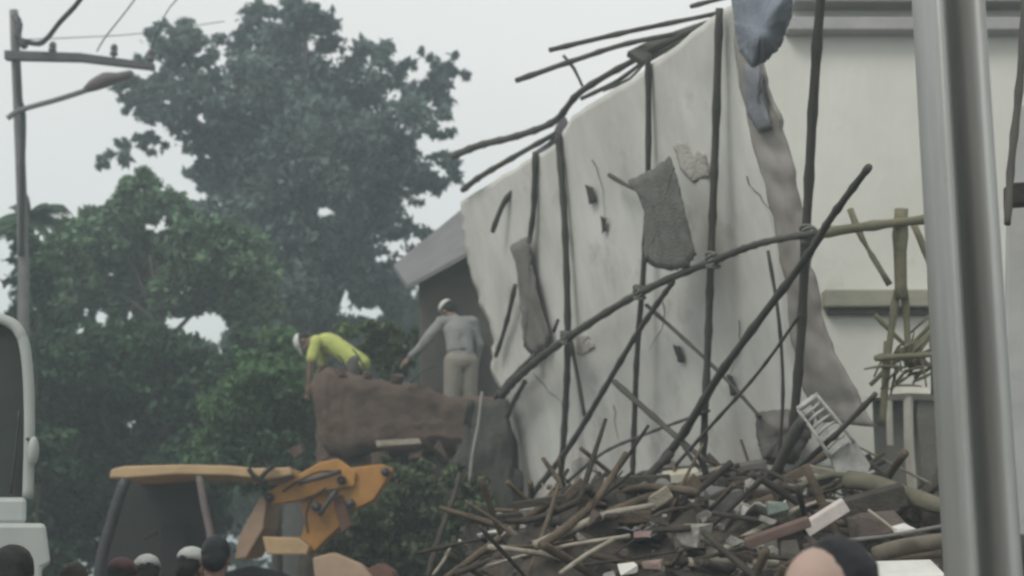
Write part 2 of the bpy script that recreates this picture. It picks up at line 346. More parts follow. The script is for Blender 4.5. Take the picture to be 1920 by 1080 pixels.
PL = [
 ('short upright pole at the far left end of the plaster wall, above the rag', [(1004, 285), (1002, 350), (1000, 400), (992, 455)], 15, (.1, .2)),
 ('slanting thin pole across the narrow left end of the plaster wall', [(966, 535), (950, 600), (930, 668)], 12, (.2, .2)),
 ('tall upright pole nearest the rag, leftmost of the full height uprights', [(1046, 250), (1057, 420), (1066, 640), (1060, 790), (1050, 915)], 17, (.1, .5)),
 ('upright pole running behind the square grey sack', [(1215, 100), (1214, 320), (1206, 500), (1196, 650), (1188, 780), (1186, 890)], 15, (.1, .5)),
 ('straight dark upright pole between the grey sack and the torn edge', [(1349, 15), (1341, 300), (1335, 480), (1326, 640), (1318, 860)], 20, (.1, .6)),
 ('tallest thick upright pole crossing the torn edge of the wall', [(1544, -70), (1526, 150), (1516, 400), (1500, 650), (1486, 810)], 25, (.35, .55)),
 ('long bowed rail pole crossing all the uprights at mid height', [(940, 742), (978, 700), (1060, 635), (1200, 548), (1340, 488), (1430, 455), (1530, 437)], 19, (.5, .72)),
 ('diagonal pole rising from the left foot of the wall to the bowed rail', [(995, 930), (1070, 832), (1190, 632), (1262, 528)], 15, (.6, .6)),
 ('longest diagonal pole rising to a free end right of the torn edge', [(1165, 945), (1260, 842), (1360, 692), (1505, 490), (1560, 412), (1630, 312)], 21, (.7, .8)),
 ('short dark diagonal pole falling right to meet the straight upright', [(1152, 716), (1250, 800), (1322, 864)], 15, (.7, .7)),
 ('thin brace pole falling right below the grey sack', [(1212, 572), (1290, 640), (1360, 710), (1425, 782)], 10, (.45, .45)),
 ('short thin brace next to the leftmost full height upright', [(1066, 620), (1080, 690), (1096, 780)], 11, (.35, .4)),
 ('thin pole slanting up from the rubble to the white frame', [(1480, 890), (1560, 822), (1642, 738)], 15, (.8, .5)),
 ('thick dark post leaning in the rubble under the tallest upright', [(1506, 785), (1470, 850), (1430, 940), (1395, 1010)], 28, (.9, 1.3)),
 ('low bent rail pole lying along the foot of the plaster wall', [(1060, 945), (1150, 918), (1205, 888), (1300, 876), (1420, 872)], 13, (.7, .7)),
 ('short broken pole end at the lower left corner of the wall', [(946, 792), (964, 752), (984, 716)], 13, (.4, .5)),
 ('forked short pole end beside the lower left corner of the wall', [(930, 745), (960, 712), (1000, 668)], 14, (.3, .3)),
 ('short stub poking out left of the grey sack', [(1142, 328), (1168, 344), (1196, 356)], 11, (.2, .2)),
 ('crooked thin pole crossing low from the leftmost upright to the straight one', [(1062, 905), (1130, 850), (1210, 815), (1330, 770)], 8, (.6, .6)),
 ('crooked thin pole slanting beneath the long diagonal', [(1215, 930), (1330, 800), (1420, 700), (1500, 590)], 9, (.95, .95)),
 ('thin bent pole falling from the mid rail near the torn edge', [(1440, 470), (1462, 600), (1470, 740), (1460, 860)], 9, (.5, .7)),
 ('tiny stub sticking up from the bowed rail', [(1038, 622), (1046, 600)], 9, (.55, .55)),
]
for lb, pts, wpx, off in PL: pole(lb, pts, wpx, off=off)
rail = [o for o in col.objects if o.get('label', '').startswith('long bowed rail')][0]
for x, y in ((1061, 634), (1199, 550), (1337, 490), (1516, 442)):
    d = WY(x, y) - .62; c = P(x, y, d); mb = MB()
    for k in range(5):
        pts = [c + Vector((math.cos(a) * .042, math.sin(a) * .05, (k - 2) * .016 + .02 * math.sin(a + k))) for a in np.linspace(0, 2 * math.pi, 13)]
        mb.tube(pts, .010, 6, cap=False)
    mb.build('lashing', sack, rail)
RG = 'broken roof poles along the top of the leaning wall'
Yt = lambda x: WY(x, 300) - .1
for lb, pts, wpx, Y in [
 ('uppermost roof pole jutting left over the wall top', [(1030, 94), (1180, 58), (1345, 26), (1420, 8)], 13, (10.4, 9.6)),
 ('longest jutting roof pole just below the uppermost one', [(968, 151), (1080, 112), (1180, 80), (1330, 52)], 14, (11.2, 10.1)),
 ('curved dark roof pole sagging from the wall top towards the tree', [(850, 292), (900, 274), (970, 254), (1040, 228), (1092, 172), (1200, 108), (1345, 34)], 18, (13.9, 9.9)),
 ('lowest roof pole lying along the left eave of the wall', [(868, 356), (900, 332), (960, 296), (1042, 250)], 15, (13.6, 12.0)),
 ('roof pole stump near the top edge of the photo by the blue tarp', [(1296, 12), (1330, 3), (1400, -14)], 12, (9.8, 9.5)),
 ('thin curved stick hanging between the two jutting roof poles', [(1056, 104), (1076, 128), (1092, 162)], 8, (11.2, 11.3)),
 ('drooping roof pole hanging down the left part of the wall', [(1006, 300), (980, 340), (950, 372), (934, 405), (924, 434)], 14, (12.3, 12.9)),
 ('short broken batten between the curved roof pole and wall top', [(1090, 185), (1160, 150), (1215, 108)], 11, (11.5, 10.9)),
 ('splintered batten under the curved roof pole', [(1130, 170), (1180, 148), (1206, 120)], 8, (11.2, 10.9)),
]: pole(lb, pts, wpx, Y=Y, name='roof_pole', cat='roof pole', group=RG)
def slab(name, pts, Y, th, m, label, cat, group=None, bevel=.008, ups=None):
    mb = MB(); mb.prism([P(x, y, Y[i] if hasattr(Y, '__len__') else Y) for i, (x, y) in enumerate(pts)], ups or (0, th, 0))
    return tag(mb.build(name, m, bevel=bevel), label, cat, group)
slab('roof_board', [(1176, 96), (1228, 70), (1345, 30), (1338, 50), (1255, 88), (1206, 116)], 10.45, .12, mat('grey_board', (.17, .165, .15), (.10, .095, .085)), 'broken grey roof board under the jutting roof poles', 'board')
slab('binding_sack', [(996, 286), (1032, 262), (1046, 226), (1060, 214), (1070, 238), (1056, 268), (1050, 302), (1010, 306)], 12.15, .14, mat('purple_grey_cloth', (.14, .13, .14), (.08, .075, .085)), 'purple grey cloth wrapped round the joint of the left roof poles', 'cloth', bevel=.03)

# ------------------------------------------------------------------ cream house behind, right
cream = mat('cream_plaster', (.70, .69, .635), (.54, .53, .47), scale=1.1, bump=.25, bscale=18, contrast=.3, stretch=(1, 1, .5))
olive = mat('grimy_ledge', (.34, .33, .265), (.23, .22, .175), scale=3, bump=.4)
stains(cream, (.36, .34, .27), 1.2, .58, .8, 5)
greyb = mat('grey_beam', (.42, .405, .40), (.30, .29, .285), scale=3, bump=.3)
HY = 11.6
house = empty('cream_house', P(1750, 1000, HY), 'cream plastered house wall standing behind the leaning wall and bamboo at right', 'house')
def hp(x, y): return P(x, y, HY)
def hbox(name, x0, y0, x1, y1, ya, yb, m, bevel=.012, par=house):
    a, b = hp(x0, y0), hp(x1, y1); mb = MB(); mb.box(((a.x + b.x) / 2, HY + (ya + yb) / 2, (a.z + b.z) / 2), (abs(b.x - a.x), yb - ya, abs(a.z - b.z)))
    return mb.build(name, m, par, bevel=bevel)
zb = hp(1600, 745).z
hbox('wall', 1405, -60, 2600, 745, 0, .25, cream, bevel=0)
hbox('wall', 1405, 745.5, 1652, 1100, .002, .25, cream, bevel=0)
hbox('wall', 1775, 745.5, 2600, 1100, .002, .25, cream, bevel=0)
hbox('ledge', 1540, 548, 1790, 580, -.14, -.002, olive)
hbox('ledge', 1548, 580.5, 1790, 592, -.07, -.002, mat('ledge_shade', (.13, .125, .11)))  # dark strip holds the shade below the ledge in its colour
hbox('roof_beam', 1470, 44, 2300, 68, -.16, -.002, greyb)
hbox('roof_beam', 1480, 6, 2300, 20, -.22, -.002, greyb)
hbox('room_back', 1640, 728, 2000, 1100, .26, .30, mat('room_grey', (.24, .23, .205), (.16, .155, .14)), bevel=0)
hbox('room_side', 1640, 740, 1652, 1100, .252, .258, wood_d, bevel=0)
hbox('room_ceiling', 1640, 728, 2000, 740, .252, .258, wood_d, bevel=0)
hbox('opening_panel', 1722, 750, 1772, 905, .05, .10, mat('opening_shade', (.17, .16, .135), (.10, .096, .084)))  # added panel, coloured dark to paint the shade inside the opening
# broken white frame in front of the doorway
fr = empty('broken_frame', P(1700, 915, 10.6), 'white broken door frame standing in front of the dark doorway', 'frame')
for nm, pts, wp in (('top_rail', [(1652, 742), (1700, 738), (1772, 741)], 20), ('jamb', [(1703, 745), (1704, 830), (1711, 918)], 18), ('jamb', [(1667, 752), (1669, 835)], 12), ('brace', [(1668, 728), (1690, 706)], 10)):
    mb = MB(); q = [P(x, y, 10.7) for x, y in pts]; mb.tube(q, wp / 2 / F * 10.7, 4, sub=2, flat=1.1); mb.smooth = [False] * len(mb.f); mb.build(nm, mat('grubby_cream_paint', (.60, .58, .51), (.42, .40, .35), scale=6), fr)
# bamboo trestle in front of the house
TG = 'bamboo trestle poles before the cream house'
for lb, pts, wpx, Y in [
 ('greenish level rail pole reaching to the steel post', [(1525, 440), (1600, 427), (1680, 416), (1790, 406)], 20, (8.3, 8.6)),
 ('thick greenish upright of the trestle under the rail', [(1690, 392), (1688, 470), (1690, 560)], 28, (8.55, 8.6)),
 ('left lower leg of the trestle', [(1682, 545), (1674, 600), (1662, 690)], 15, (8.62, 8.65)),
 ('right lower leg of the trestle', [(1696, 545), (1700, 600), (1704, 680)], 14, (8.62, 8.65)),
 ('thin left strut sloping from the rail to the trestle upright', [(1594, 392), (1618, 450), (1668, 534)], 13, (8.75, 8.7)),
 ('thin right strut hidden partly by the steel post', [(1712, 418), (1735, 470), (1758, 525)], 14, (8.75, 8.7)),
 ('forked branch end poking out beside the steel post', [(1690, 672), (1725, 645), (1756, 612)], 15, (8.7, 8.7)),
 ('thin cross brace falling right behind the trestle legs', [(1640, 590), (1700, 650), (1775, 712)], 9, (8.9, 8.9)),
 ('stout low leg of the trestle standing on the rubble', [(1664, 640), (1660, 720), (1654, 800)], 15, (8.7, 8.75)),
 ('thin cross brace rising right behind the trestle legs', [(1632, 722), (1700, 655), (1780, 575)], 9, (8.95, 8.9)),
 ('slim second upright close to the steel post', [(1742, 402), (1746, 560), (1750, 740)], 10, (8.8, 8.85)),
 ('short low crossbar tied to the trestle legs', [(1640, 672), (1700, 668), (1780, 662)], 12, (8.55, 8.5)),
]: pole(lb, pts, wpx * 1.25, bamboo_g, Y=Y, group=TG)

# ------------------------------------------------------------------ steel post in the foreground
def post():
    Y = 3.9; xl, xr = P(1801, 1040, Y).x, P(1926, 1040, Y).x; cx = (xl + xr) / 2; wd = xr - xl; prof = []
    # rolled lipped channel: left flange, deep groove, right round rib
    for u, d in ((-.5, .10), (-.50, .0), (-.44, -.035), (-.36, -.04), (-.28, -.03), (-.235, .01), (-.20, .075), (-.12, .10), (-.02, .09), (.04, .05), (.10, 0), (.17, -.032), (.26, -.045), (.34, -.036), (.41, -.005), (.46, .04), (.49, .09), (.5, .16), (.4, .21), (-.4, .21), (-.5, .17)):
        prof.append((cx + u * wd, Y + d * .95))
    mb = MB(); n = len(prof); vs, fs = [], []
    for k in range(33):
        z = -.2 + 6.7 * k / 32; s = .994 + .006 * math.sin(k)
        for x, y in prof: vs.append((x, y, z))
    for k in range(32):
        for i in range(n): fs.append((k * n + i, k * n + (i + 1) % n, (k + 1) * n + (i + 1) % n, (k + 1) * n + i))
    fs += [tuple(range(n)), tuple(range(32 * n, 33 * n))]
    mb.add(vs, fs, True); t = empty('steel_post', (cx, Y + .1, 0), 'tall ribbed galvanised steel post standing close in the right foreground', 'post')
    o = mb.build('shaft', galv, t); o.modifiers.new('n', 'WEIGHTED_NORMAL')
    b = MB(); b.box((cx, Y + .08, .012), (.42, .42, .024)); b.build('base_plate', galv, t, bevel=.004)
    for i in (-1, 1):
        for j in (-1, 1): b = MB(); b.tube([(cx + i * .17, Y + .08 + j * .17, .0), (cx + i * .17, Y + .08 + j * .17, .06)], .014, 6); b.build('bolt', metal_d, t)
post()
# far right bits
pole('dark pole leaning in the sliver right of the steel post', [(1926, -60), (1912, 140), (1898, 300), (1889, 420)], 20, Y=(7.4, 7.0), group=None)
slab('cross_beam', [(1895, 342), (1990, 338), (1990, 376), (1895, 382)], 7.2, .12, wood_d, 'dark short beam beside the leaning pole at the right edge', 'beam')
slab('hanging_sheet', [(1905, 200), (1990, 180), (1990, 1010), (1880, 1000), (1886, 700), (1890, 420)], 7.6, .04, mat('grey_sheet', (.46, .455, .44), (.32, .315, .305), scale=2), 'grey sheet hanging at the right edge behind the steel post', 'sheet')

# ------------------------------------------------------------------ people
def frame(up, side):
    up = up.normalized(); side = (side - up * side.dot(up)).normalized(); f = up.cross(side)
    return Matrix((side, f, up)).transposed()
STAND = dict(pelvis=(0, 0, .93), chest=(0, 0, 1.28), neck=(0, .0, 1.47), head=(0, .03, 1.60), shl=(-.185, 0, 1.41), shr=(.185, 0, 1.41), ell=(-.25, -.03, 1.13), elr=(.25, -.03, 1.13),
             wrl=(-.26, .07, .89), wrr=(.26, .07, .89), hil=(-.09, 0, .91), hir=(.09, 0, .91), knl=(-.105, .03, .49), knr=(.105, .03, .49), anl=(-.11, -.02, .08), anr=(.11, -.02, .08))
def person(label, loc, yaw, shirt, trousers, hair=(.02, .018, .016), skin=(.22, .13, .09), pose=None, H=1.68, facing=(0, 1, 0), cap=None, sleeve='short', cov='trousers', group=None, nod=0, bald=0, brim=False, tuck=False, wide=1.0):
    J = {k: Vector(v) for k, v in STAND.items()}
    if pose: J.update({k: Vector(v) for k, v in pose.items()})
    s = H / 1.72; M = Matrix.Translation(loc) @ Matrix.Rotation(yaw, 4, 'Z') @ Matrix.Scale(s, 4)
    t = empty('person', loc, label, 'person', group)
    spine = J['neck'] - J['pelvis']; side = J['shr'] - J['shl']; hs = J['hir'] - J['hil']
    Mt = frame(J['neck'] - J['chest'], side); Mp = frame(J['chest'] - J['pelvis'] if (J['chest'] - J['pelvis']).length > .05 else spine, hs)
    up_h = (J['head'] - J['neck']).normalized(); fdir = Vector(facing).normalized(); Mh = frame(up_h + fdir * nod, fdir.cross(up_h))
    def torso(mb, g=0):
        mb.ell(J['pelvis'], (.155 + g, .105 + g, .11 + g), Mp); mb.ell(J['pelvis'].lerp(J['chest'], .5), (.142 + g, .098 + g, .15 + g), Mp)
        mb.cap(J['pelvis'] + hs.normalized() * .045, J['chest'] + hs.normalized() * .05, .10 + g, .105 + g); mb.cap(J['pelvis'] - hs.normalized() * .045, J['chest'] - hs.normalized() * .05, .10 + g, .105 + g)
        mb.ell(J['chest'].lerp(J['neck'], .12), (.168 + g, .112 + g, .17 + g), Mt); mb.cap(J['shl'], J['shr'], .058 + g, .058 + g); mb.cap(J['chest'].lerp(J['neck'], .6), J['neck'], .09 + g, .06)
    def hd(p): return J['head'] + Mh @ Vector(p)
    b = MB(); torso(b)
    b.cap(J['neck'] - up_h * .03, J['head'] - up_h * .04, .06, .054)
    b.ell(hd((0, -.012, .025)), (.076, .096, .092), Mh); b.ell(hd((0, .03, -.045)), (.058, .068, .075), Mh)       # skull, jaw
    b.ell(hd((0, .08, -.095)), (.024, .02, .02), Mh); b.cap(hd((0, .092, .008)), hd((0, .112, -.032)), .009, .015); b.cap(hd((-.04, .078, .022)), hd((.04, .078, .022)), .012, .012)
    for sx in (-1, 1):
        b.ell(hd((sx * .078, -.005, -.012)), (.010, .02, .032), Mh); b.ell(hd((sx * .043, .062, -.03)), (.022, .018, .022), Mh)
    for q in 'lr':
        sx = -1 if q == 'l' else 1
        b.cap(J['sh' + q], J['el' + q], .05, .039); b.cap(J['el' + q], J['wr' + q], .039, .026)
        d = (J['wr' + q] - J['el' + q]).normalized(); sd = Vector((1, 0, 0)); sd = (sd - d * sd.dot(d)).normalized(); nn = d.cross(sd) * 1
        Mw = Matrix((sd, nn, d)).transposed(); w0 = J['wr' + q]
        b.ell(w0 + d * .05, (.019, .038, .05), Mw)                                  # palm, then five fingers
        for i, ln in enumerate((.068, .078, .072, .056)):
            o = w0 + d * .088 + nn * (.028 - .019 * i); k = o + d * ln * .5 + sd * (-sx) * .008; b.cap(o, k, .0098, .009); b.cap(k, k + d * ln * .45 + sd * (-sx) * .022, .009, .0078)
        o = w0 + d * .025 + nn * .034; b.cap(o, o + d * .035 + nn * .024, .012, .0105); b.cap(o + d * .035 + nn * .024, o + d * .066 + nn * .026 - sd * sx * .01, .0105, .009)
        b.cap(J['hi' + q], J['kn' + q], .084, .056); b.cap(J['kn' + q], J['kn' + q].lerp(J['an' + q], .4), .054, .056); b.cap(J['kn' + q].lerp(J['an' + q], .4), J['an' + q], .056, .036)
        b.cap(J['an' + q] + Vector((0, -.04, -.045)), J['an' + q] + Vector((0, .14, -.05)), .036, .028)
    skm = mat('skin_%.2f' % skin[0], skin, tuple(v * .82 for v in skin), scale=8, rough=.6, bump=.1)
    b.xf(M).remesh('body', skm, .0085, 3, t)
    c = MB(); torso(c, .016)
    for q in 'lr':
        e = J['el' + q].lerp(J['wr' + q], .85) if sleeve == 'long' else J['sh' + q].lerp(J['el' + q], .78)
        if sleeve == 'long': c.cap(J['sh' + q], J['el' + q], .068, .054); c.cap(J['el' + q], e, .054, .042)
        else: c.cap(J['sh' + q], e, .068, .06)
    pd = (J['chest'] - J['pelvis']).normalized()
    if not tuck: c.ell(J['pelvis'] - pd * .04, (.170, .122, .12), Mp)
    c.xf(M); c.v = [tuple(Vector(p) + Vector((noise.noise(Vector(p) * 9), noise.noise(Vector(p) * 9 + Vector((5, 0, 0))), noise.noise(Vector(p) * 9 + Vector((0, 7, 0))))) * .016) for p in c.v]
    so = c.remesh('shirt', mat('cloth_%.2f_%.2f_%.2f' % shirt, shirt, tuple(v * .75 for v in shirt), scale=7, bump=.5, bscale=25), .012, 3, t)
    c = MB(); g_ = .02 if tuck else 0; c.ell(J['pelvis'] - pd * .02, (.166 + g_, .116 + g_, .12 + g_), Mp)
    if tuck: e = MB(); e.ell(J['pelvis'] + pd * .10, (.178, .128, .026), Mp); e.xf(M).build('belt', rub, t)
    for q in 'lr': c.cap(J['hi' + q], J['kn' + q], .098 * wide, .078 * wide); c.cap(J['kn' + q], J['an' + q] + (J['kn' + q] - J['an' + q]) * .12, .078 * wide, .066 * wide)
    c.xf(M).remesh('trousers', mat('cloth_%.2f_%.2f_%.2f' % trousers, trousers, tuple(v * .75 for v in trousers), scale=7, bump=.5, bscale=25), .012, 3, t)
    for q in 'lr':
        c = MB(); c.cap(J['an' + q] + Vector((0, -.045, -.045)), J['an' + q] + Vector((0, .15, -.05)), .04, .034); c.cap(J['an' + q], J['an' + q] + Vector((0, -.02, -.04)), .045, .045); c.xf(M).remesh('shoe', rub, .012, 2, t)
    h = MB(); h.ell((0, -.026 - bald, .038), (.082, .098 - bald * .3, .092)); h.ell((0, -.06, -.01), (.07, .06, .075))
    vs = []
    for p in h.v:
        q = Vector(p); q += q.normalized() * (.006 * noise.noise(q * 55) + .004 * noise.noise(q * 120)); vs.append(tuple(J['head'] + Mh @ q))
    h.v = vs; h.xf(M).remesh('hair', mat('hair_%.3f' % hair[0], hair, tuple(v * .5 for v in hair), scale=60, stretch=(1, 1, .2), rough=.5, bump=.6), .007, 1, t)
    for sx in (-1, 1):
        e = MB(); e.ell(hd((sx * .031, .076, -.002)), (.012, .012, .010), Mh, 10, 7); e.xf(M); ey = e.build('eye', mat('eye_white', (.7, .68, .64), (.6, .58, .55), bump=0, rough=.3), t)
        e = MB(); e.ell(hd((sx * .031, .0865, -.002)), (.0055, .003, .0055), Mh, 8, 5); e.xf(M).build('iris', mat('iris', (.03, .02, .015), bump=0, rough=.2), ey)
    e = MB(); e.cap(hd((-.022, .088, -.062)), hd((.022, .088, -.062)), .0075, .0075); e.xf(M).build('mouth', mat('lips', (.22, .10, .085), bump=.05), t)
    if cap:
        c = MB(); c.ell((0, -.014, .055), (.088, .108, .078)); c.v = [(x, y, max(z, .042)) for x, y, z in c.v]
        if brim: c.box((0, .115, .046), (.13, .09, .008))
        c.v = [tuple(J['head'] + Mh @ Vector(p)) for p in c.v]; c.xf(M).build('cap', mat('cap_%.2f_%.2f' % cap[:2], cap, tuple(v * .85 for v in cap), rough=.6), t, bevel=0)
    return t
# the two workers on the heap
YW = 16.9
zf = hmound(-2.0, YW) + .02
pf = P(652, 800, YW); pf.z = zf + .06
person('worker in a yellow shirt bending forward over the reddish brown slab', pf, R(82), (.52, .57, .17), (.10, .095, .085), skin=(.19, .12, .085), H=1.72, cap=(.60, .62, .60), brim=True,
       pose=dict(pelvis=(.0, -.10, .90), chest=(0, .22, 1.12), neck=(0, .43, 1.17), head=(0, .57, 1.15), shl=(-.19, .37, 1.13), shr=(.19, .37, 1.13), ell=(-.22, .42, .86), elr=(.2, .40, .86), wrl=(-.2, .44, .62), wrr=(.16, .50, .62),
                 hil=(-.09, -.10, .88), hir=(.09, -.10, .88), knl=(-.11, .0, .48), knr=(.11, .04, .48), anl=(-.12, -.06, .08), anr=(.12, -.02, .08)), facing=(0, .75, -.65))
pf = P(864, 800, YW); pf.z = hmound(pf.x, YW) + .02
person('worker in a grey shirt and dusty pink trousers seen from behind, reaching left', pf, R(22), (.27, .275, .265), (.27, .245, .21), skin=(.20, .13, .1), H=1.78, cap=(.70, .70, .66), sleeve='long', tuck=True, wide=1.25,
       pose=dict(chest=(-.02, .05, 1.26), neck=(-.05, .13, 1.44), head=(-.10, .21, 1.54), shl=(-.22, .10, 1.38), shr=(.17, .08, 1.40), ell=(-.40, .16, 1.14), wrl=(-.56, .26, .96), elr=(.25, .06, 1.13), wrr=(.24, .16, .90)), facing=(-.3, .85, -.35))
# near head at the bottom right
yh = 2.85; q = P(1560, 1012, yh); Hn = q.z / 1.72 * 1.0
tall = q.z / (1.60 + .13) * 1.72
person('onlooker close to the camera at the bottom, dark hair swept back from a bare forehead', (q.x, yh, 0), R(118), (.2, .22, .28), (.06, .06, .07), hair=(.018, .018, .022), skin=(.42, .30, .25), H=tall, bald=.026)
# crowd in the lower left
CG = 'onlookers at the bottom left'
for lb, x, y, Yd, yaw, sh, hr, cp in [
 ('dark haired onlooker in front of the pale lorry at the left edge', 22, 1022, 5.0, 0, (.10, .1, .11), (.02, .02, .02), None),
 ('onlooker with short brown hair next to the pale lorry', 140, 1054, 7.5, 15, (.24, .2, .18), (.07, .05, .04), None),
 ('onlooker in a dark red cap at the bottom left', 226, 1046, 8.0, -10, (.16, .06, .06), (.02, .02, .02), (.09, .035, .04)),
 ('onlooker in a small white cap under the left part of the backhoe roof', 277, 1040, 8.4, 20, (.07, .07, .075), (.02, .02, .02), (.42, .42, .40)),
 ('onlooker in a white cap between the cab posts of the backhoe', 356, 1026, 8.2, -25, (.055, .055, .06), (.02, .02, .02), (.46, .46, .44)),
 ('tall bareheaded dark haired onlooker before the backhoe cab', 405, 1004, 7.8, 5, (.06, .06, .07), (.018, .018, .018), None),
]:
    q = P(x, y, Yd); person(lb, (q.x, Yd, 0), R(yaw), sh, (.05, .05, .06), hair=hr, cap=cp, H=q.z / 1.73 * 1.72, group=CG)

# ------------------------------------------------------------------ brown slab and heap front
def lumpy(name, pts, Y, th, m, label, cat, amp=.06, nx=46, nz=16, group=None):
    """block whose outline is given by a top and a bottom pixel line, with a rough broken surface"""
    top, bot = pts; vs, fs = [], []; nd = 5
    for side in (0, 1):
        for j in range(nz + 1):
            v = j / nz
            for i in range(nx + 1):
                u = i / nx; a, b = interp(top, u), interp(bot, u); x, y = a[0] * (1 - v) + b[0] * v, a[1] * (1 - v) + b[1] * v
                p = P(x, y, Y); e = min(u, 1 - u) * 8; e2 = min(v, 1 - v) * 5; ed = min(1, e) ** .5 * min(1, e2) ** .5
                d = (1 - ed) * th * .25 + amp * noise.fractal(p * 2.2, 1, 2, 4) + amp * .5 * (noise.cell(p * 2.6) - .5)
                p.y += d if side == 0 else th - d
                p.z += .8 * amp * noise.noise(p * 3) + .5 * amp * noise.noise(p * 9); p.x += .8 * amp * noise.noise(p * 4); vs.append(p)
    N = (nx + 1) * (nz + 1)
    for j in range(nz):
        for i in range(nx):
            a = j * (nx + 1) + i; q = (a, a + 1, a + nx + 2, a + nx + 1); fs.append(q); fs.append(tuple(k + N for k in reversed(q)))
    for i in range(nx):
        a = i; fs.append((a + 1, a, a + N, a + 1 + N)); a = nz * (nx + 1) + i; fs.append((a, a + 1, a + 1 + N, a + N))
    for j in range(nz):
        a = j * (nx + 1); b = a + nx + 1; fs.append((a, b, b + N, a + N)); a += nx; b += nx; fs.append((b, a, a + N, b + N))
    mb = MB(); mb.add(vs, fs, True); return tag(mb.build(name, m), label, cat, group)
slab_m = mat('reddish_mud_brick', (.13, .085, .066), (.05, .037, .03), scale=2.4, bump=1, bscale=14)
lumpy('mud_slab', ([(584, 706), (612, 690), (650, 694), (700, 706), (780, 716), (840, 742), (900, 736), (945, 748)], [(590, 838), (612, 846), (650, 862), (690, 848), (760, 852), (820, 842), (880, 846), (940, 834)]), 16.0, .55, slab_m,
      'broken reddish brown mud slab the two workers stand behind', 'slab', amp=.055, nx=80, nz=28)
lumpy('earth_face', ([(640, 848), (740, 850), (840, 846), (900, 760), (950, 745)], [(640, 1060), (740, 1060), (840, 1060), (920, 1050), (990, 960)]), 16.25, .4, earth, 'dark earth face below the reddish brown slab', 'earth', amp=.1)
grey_t = mat('dark_grey_sheet', (.085, .085, .075), (.04, .04, .035), scale=3, bump=.9)
lumpy('grey_sheet', ([(872, 756), (905, 750), (935, 742), (950, 760)], [(842, 985), (890, 985), (940, 978), (992, 955)]), 13.6, .12, grey_t, 'dark grey sheet hanging at the left foot of the plaster wall', 'sheet', amp=.11)
slab('pale_plank', [(704, 826), (786, 822), (790, 832), (706, 838)], 15.75, .14, wood_p, 'pale plank lying under the reddish brown slab', 'plank')
pole('thin pale pole hanging down past the dark grey sheet', [(904, 735), (896, 800), (886, 850), (880, 905)], 8, mat('pale_cane', (.3, .29, .27), (.2, .19, .18)), Y=(13.2, 13.0), group=None, name='cane', cat='cane')

# ------------------------------------------------------------------ hut with grey roof behind
hut = empty('grey_roof_hut', P(880, 900, 19.5), 'dark hut with a sloping grey sheet roof behind the grey shirted worker', 'hut')
mb = MB(); pts = [P(740, 500, 19), P(878, 378, 19), P(878, 388, 19), P(746, 512, 19)]
a, b, c, d = P(738, 496, 18.6), P(880, 380, 18.6), P(880, 470, 16.9), P(764, 534, 16.9)
mb.add([a, b, c, d] + [p - Vector((0, 0, .06)) for p in (a, b, c, d)], [(0, 3, 2, 1), (4, 5, 6, 7), (0, 1, 5, 4), (1, 2, 6, 5), (2, 3, 7, 6), (3, 0, 4, 7)])
mb.build('roof', mat('grey_roof_sheet', (.20, .195, .195), (.13, .128, .128), scale=2, bump=.4), hut)
c2, d2 = b + Vector((1.1, 0, -.7)), c + Vector((1.0, 0, -.7))
mb = MB(); mb.add([b, c2, d2, c] + [p - Vector((0, 0, .06)) for p in (b, c2, d2, c)], [(0, 3, 2, 1), (4, 5, 6, 7), (0, 1, 5, 4), (1, 2, 6, 5), (2, 3, 7, 6), (3, 0, 4, 7)]); mb.build('roof', mat('grey_roof_sheet', (.2, .2, .2)), hut)
mb = MB(); mb.prism([P(x, y, 17.3) for x, y in ((784, 520), (876, 452), (960, 512), (975, 1080), (796, 1080))], (0, 1.1, 0)); mb.build('wall', mat('dark_mud_wall', (.12, .11, .092), (.07, .066, .056), scale=2), hut, bevel=.02)

# ------------------------------------------------------------------ backhoe
YB = 14.5
bh = empty('backhoe', (P(400, 1000, YB).x, YB, 0), 'orange yellow backhoe digger with a flat roof and folded arm below the trees', 'digger')
def bp(name, pts, Y, th, m, bevel=.014, par=bh):
    mb = MB(); mb.prism(*prism_px(pts, Y, th)); return mb.build(name, m, par, bevel=bevel)
bp('canopy', [(204, 896), (208, 880), (232, 874), (340, 871), (430, 873), (480, 878), (545, 876), (547, 890), (500, 899), (430, 891), (330, 889), (240, 896)], YB - .75, 1.5, yel_p)
def tubepx(name, pts, wpx, Y, m, par=bh, n=8):
    mb = MB(); mb.tube([P(x, y, Y) for x, y in pts], wpx / 2 / F * Y, n, sub=3); return mb.build(name, m, par)
for Y in (YB - .7, YB + .65):
    tubepx('canopy_post', [(236, 897), (215, 960), (190, 1050), (186, 1090)], 22, Y, metal_d)
    tubepx('canopy_post', [(374, 890), (384, 950), (398, 1020), (402, 1090)], 15, Y, mat('pinkish_grey_paint', (.22, .18, .175), (.14, .11, .11)))
bp('cab_shade_panel', [(240, 899), (372, 899), (392, 1085), (192, 1085)], YB + .5, .03, mat('cab_shade_paint', (.030, .034, .032), (.02, .022, .021)), bevel=0)  # added near-black sheet, its colour stands in for the dark cab interior
bp('seat_back', [(300, 985), (345, 978), (352, 1085), (300, 1085)], YB - .2, .4, rub)
tubepx('steering_wheel', [(270, 1010), (282, 1003), (294, 998)], 9, YB - .05, rub)
bp('engine_cowl', [(488, 930), (500, 936), (494, 990), (462, 1046), (440, 1050), (446, 1010)], YB - .5, .9, mat('pale_orange_paint', (.42, .30, .21), (.30, .2, .14), scale=4))
bp('boom', [(496, 925), (512, 946), (560, 938), (612, 920), (664, 912), (668, 886), (634, 860), (600, 866), (560, 890)], YB - .5, .28, yel)
bp('dipper', [(628, 884), (636, 945), (660, 958), (700, 938), (738, 880), (716, 870), (664, 876)], YB - .45, .24, yel)
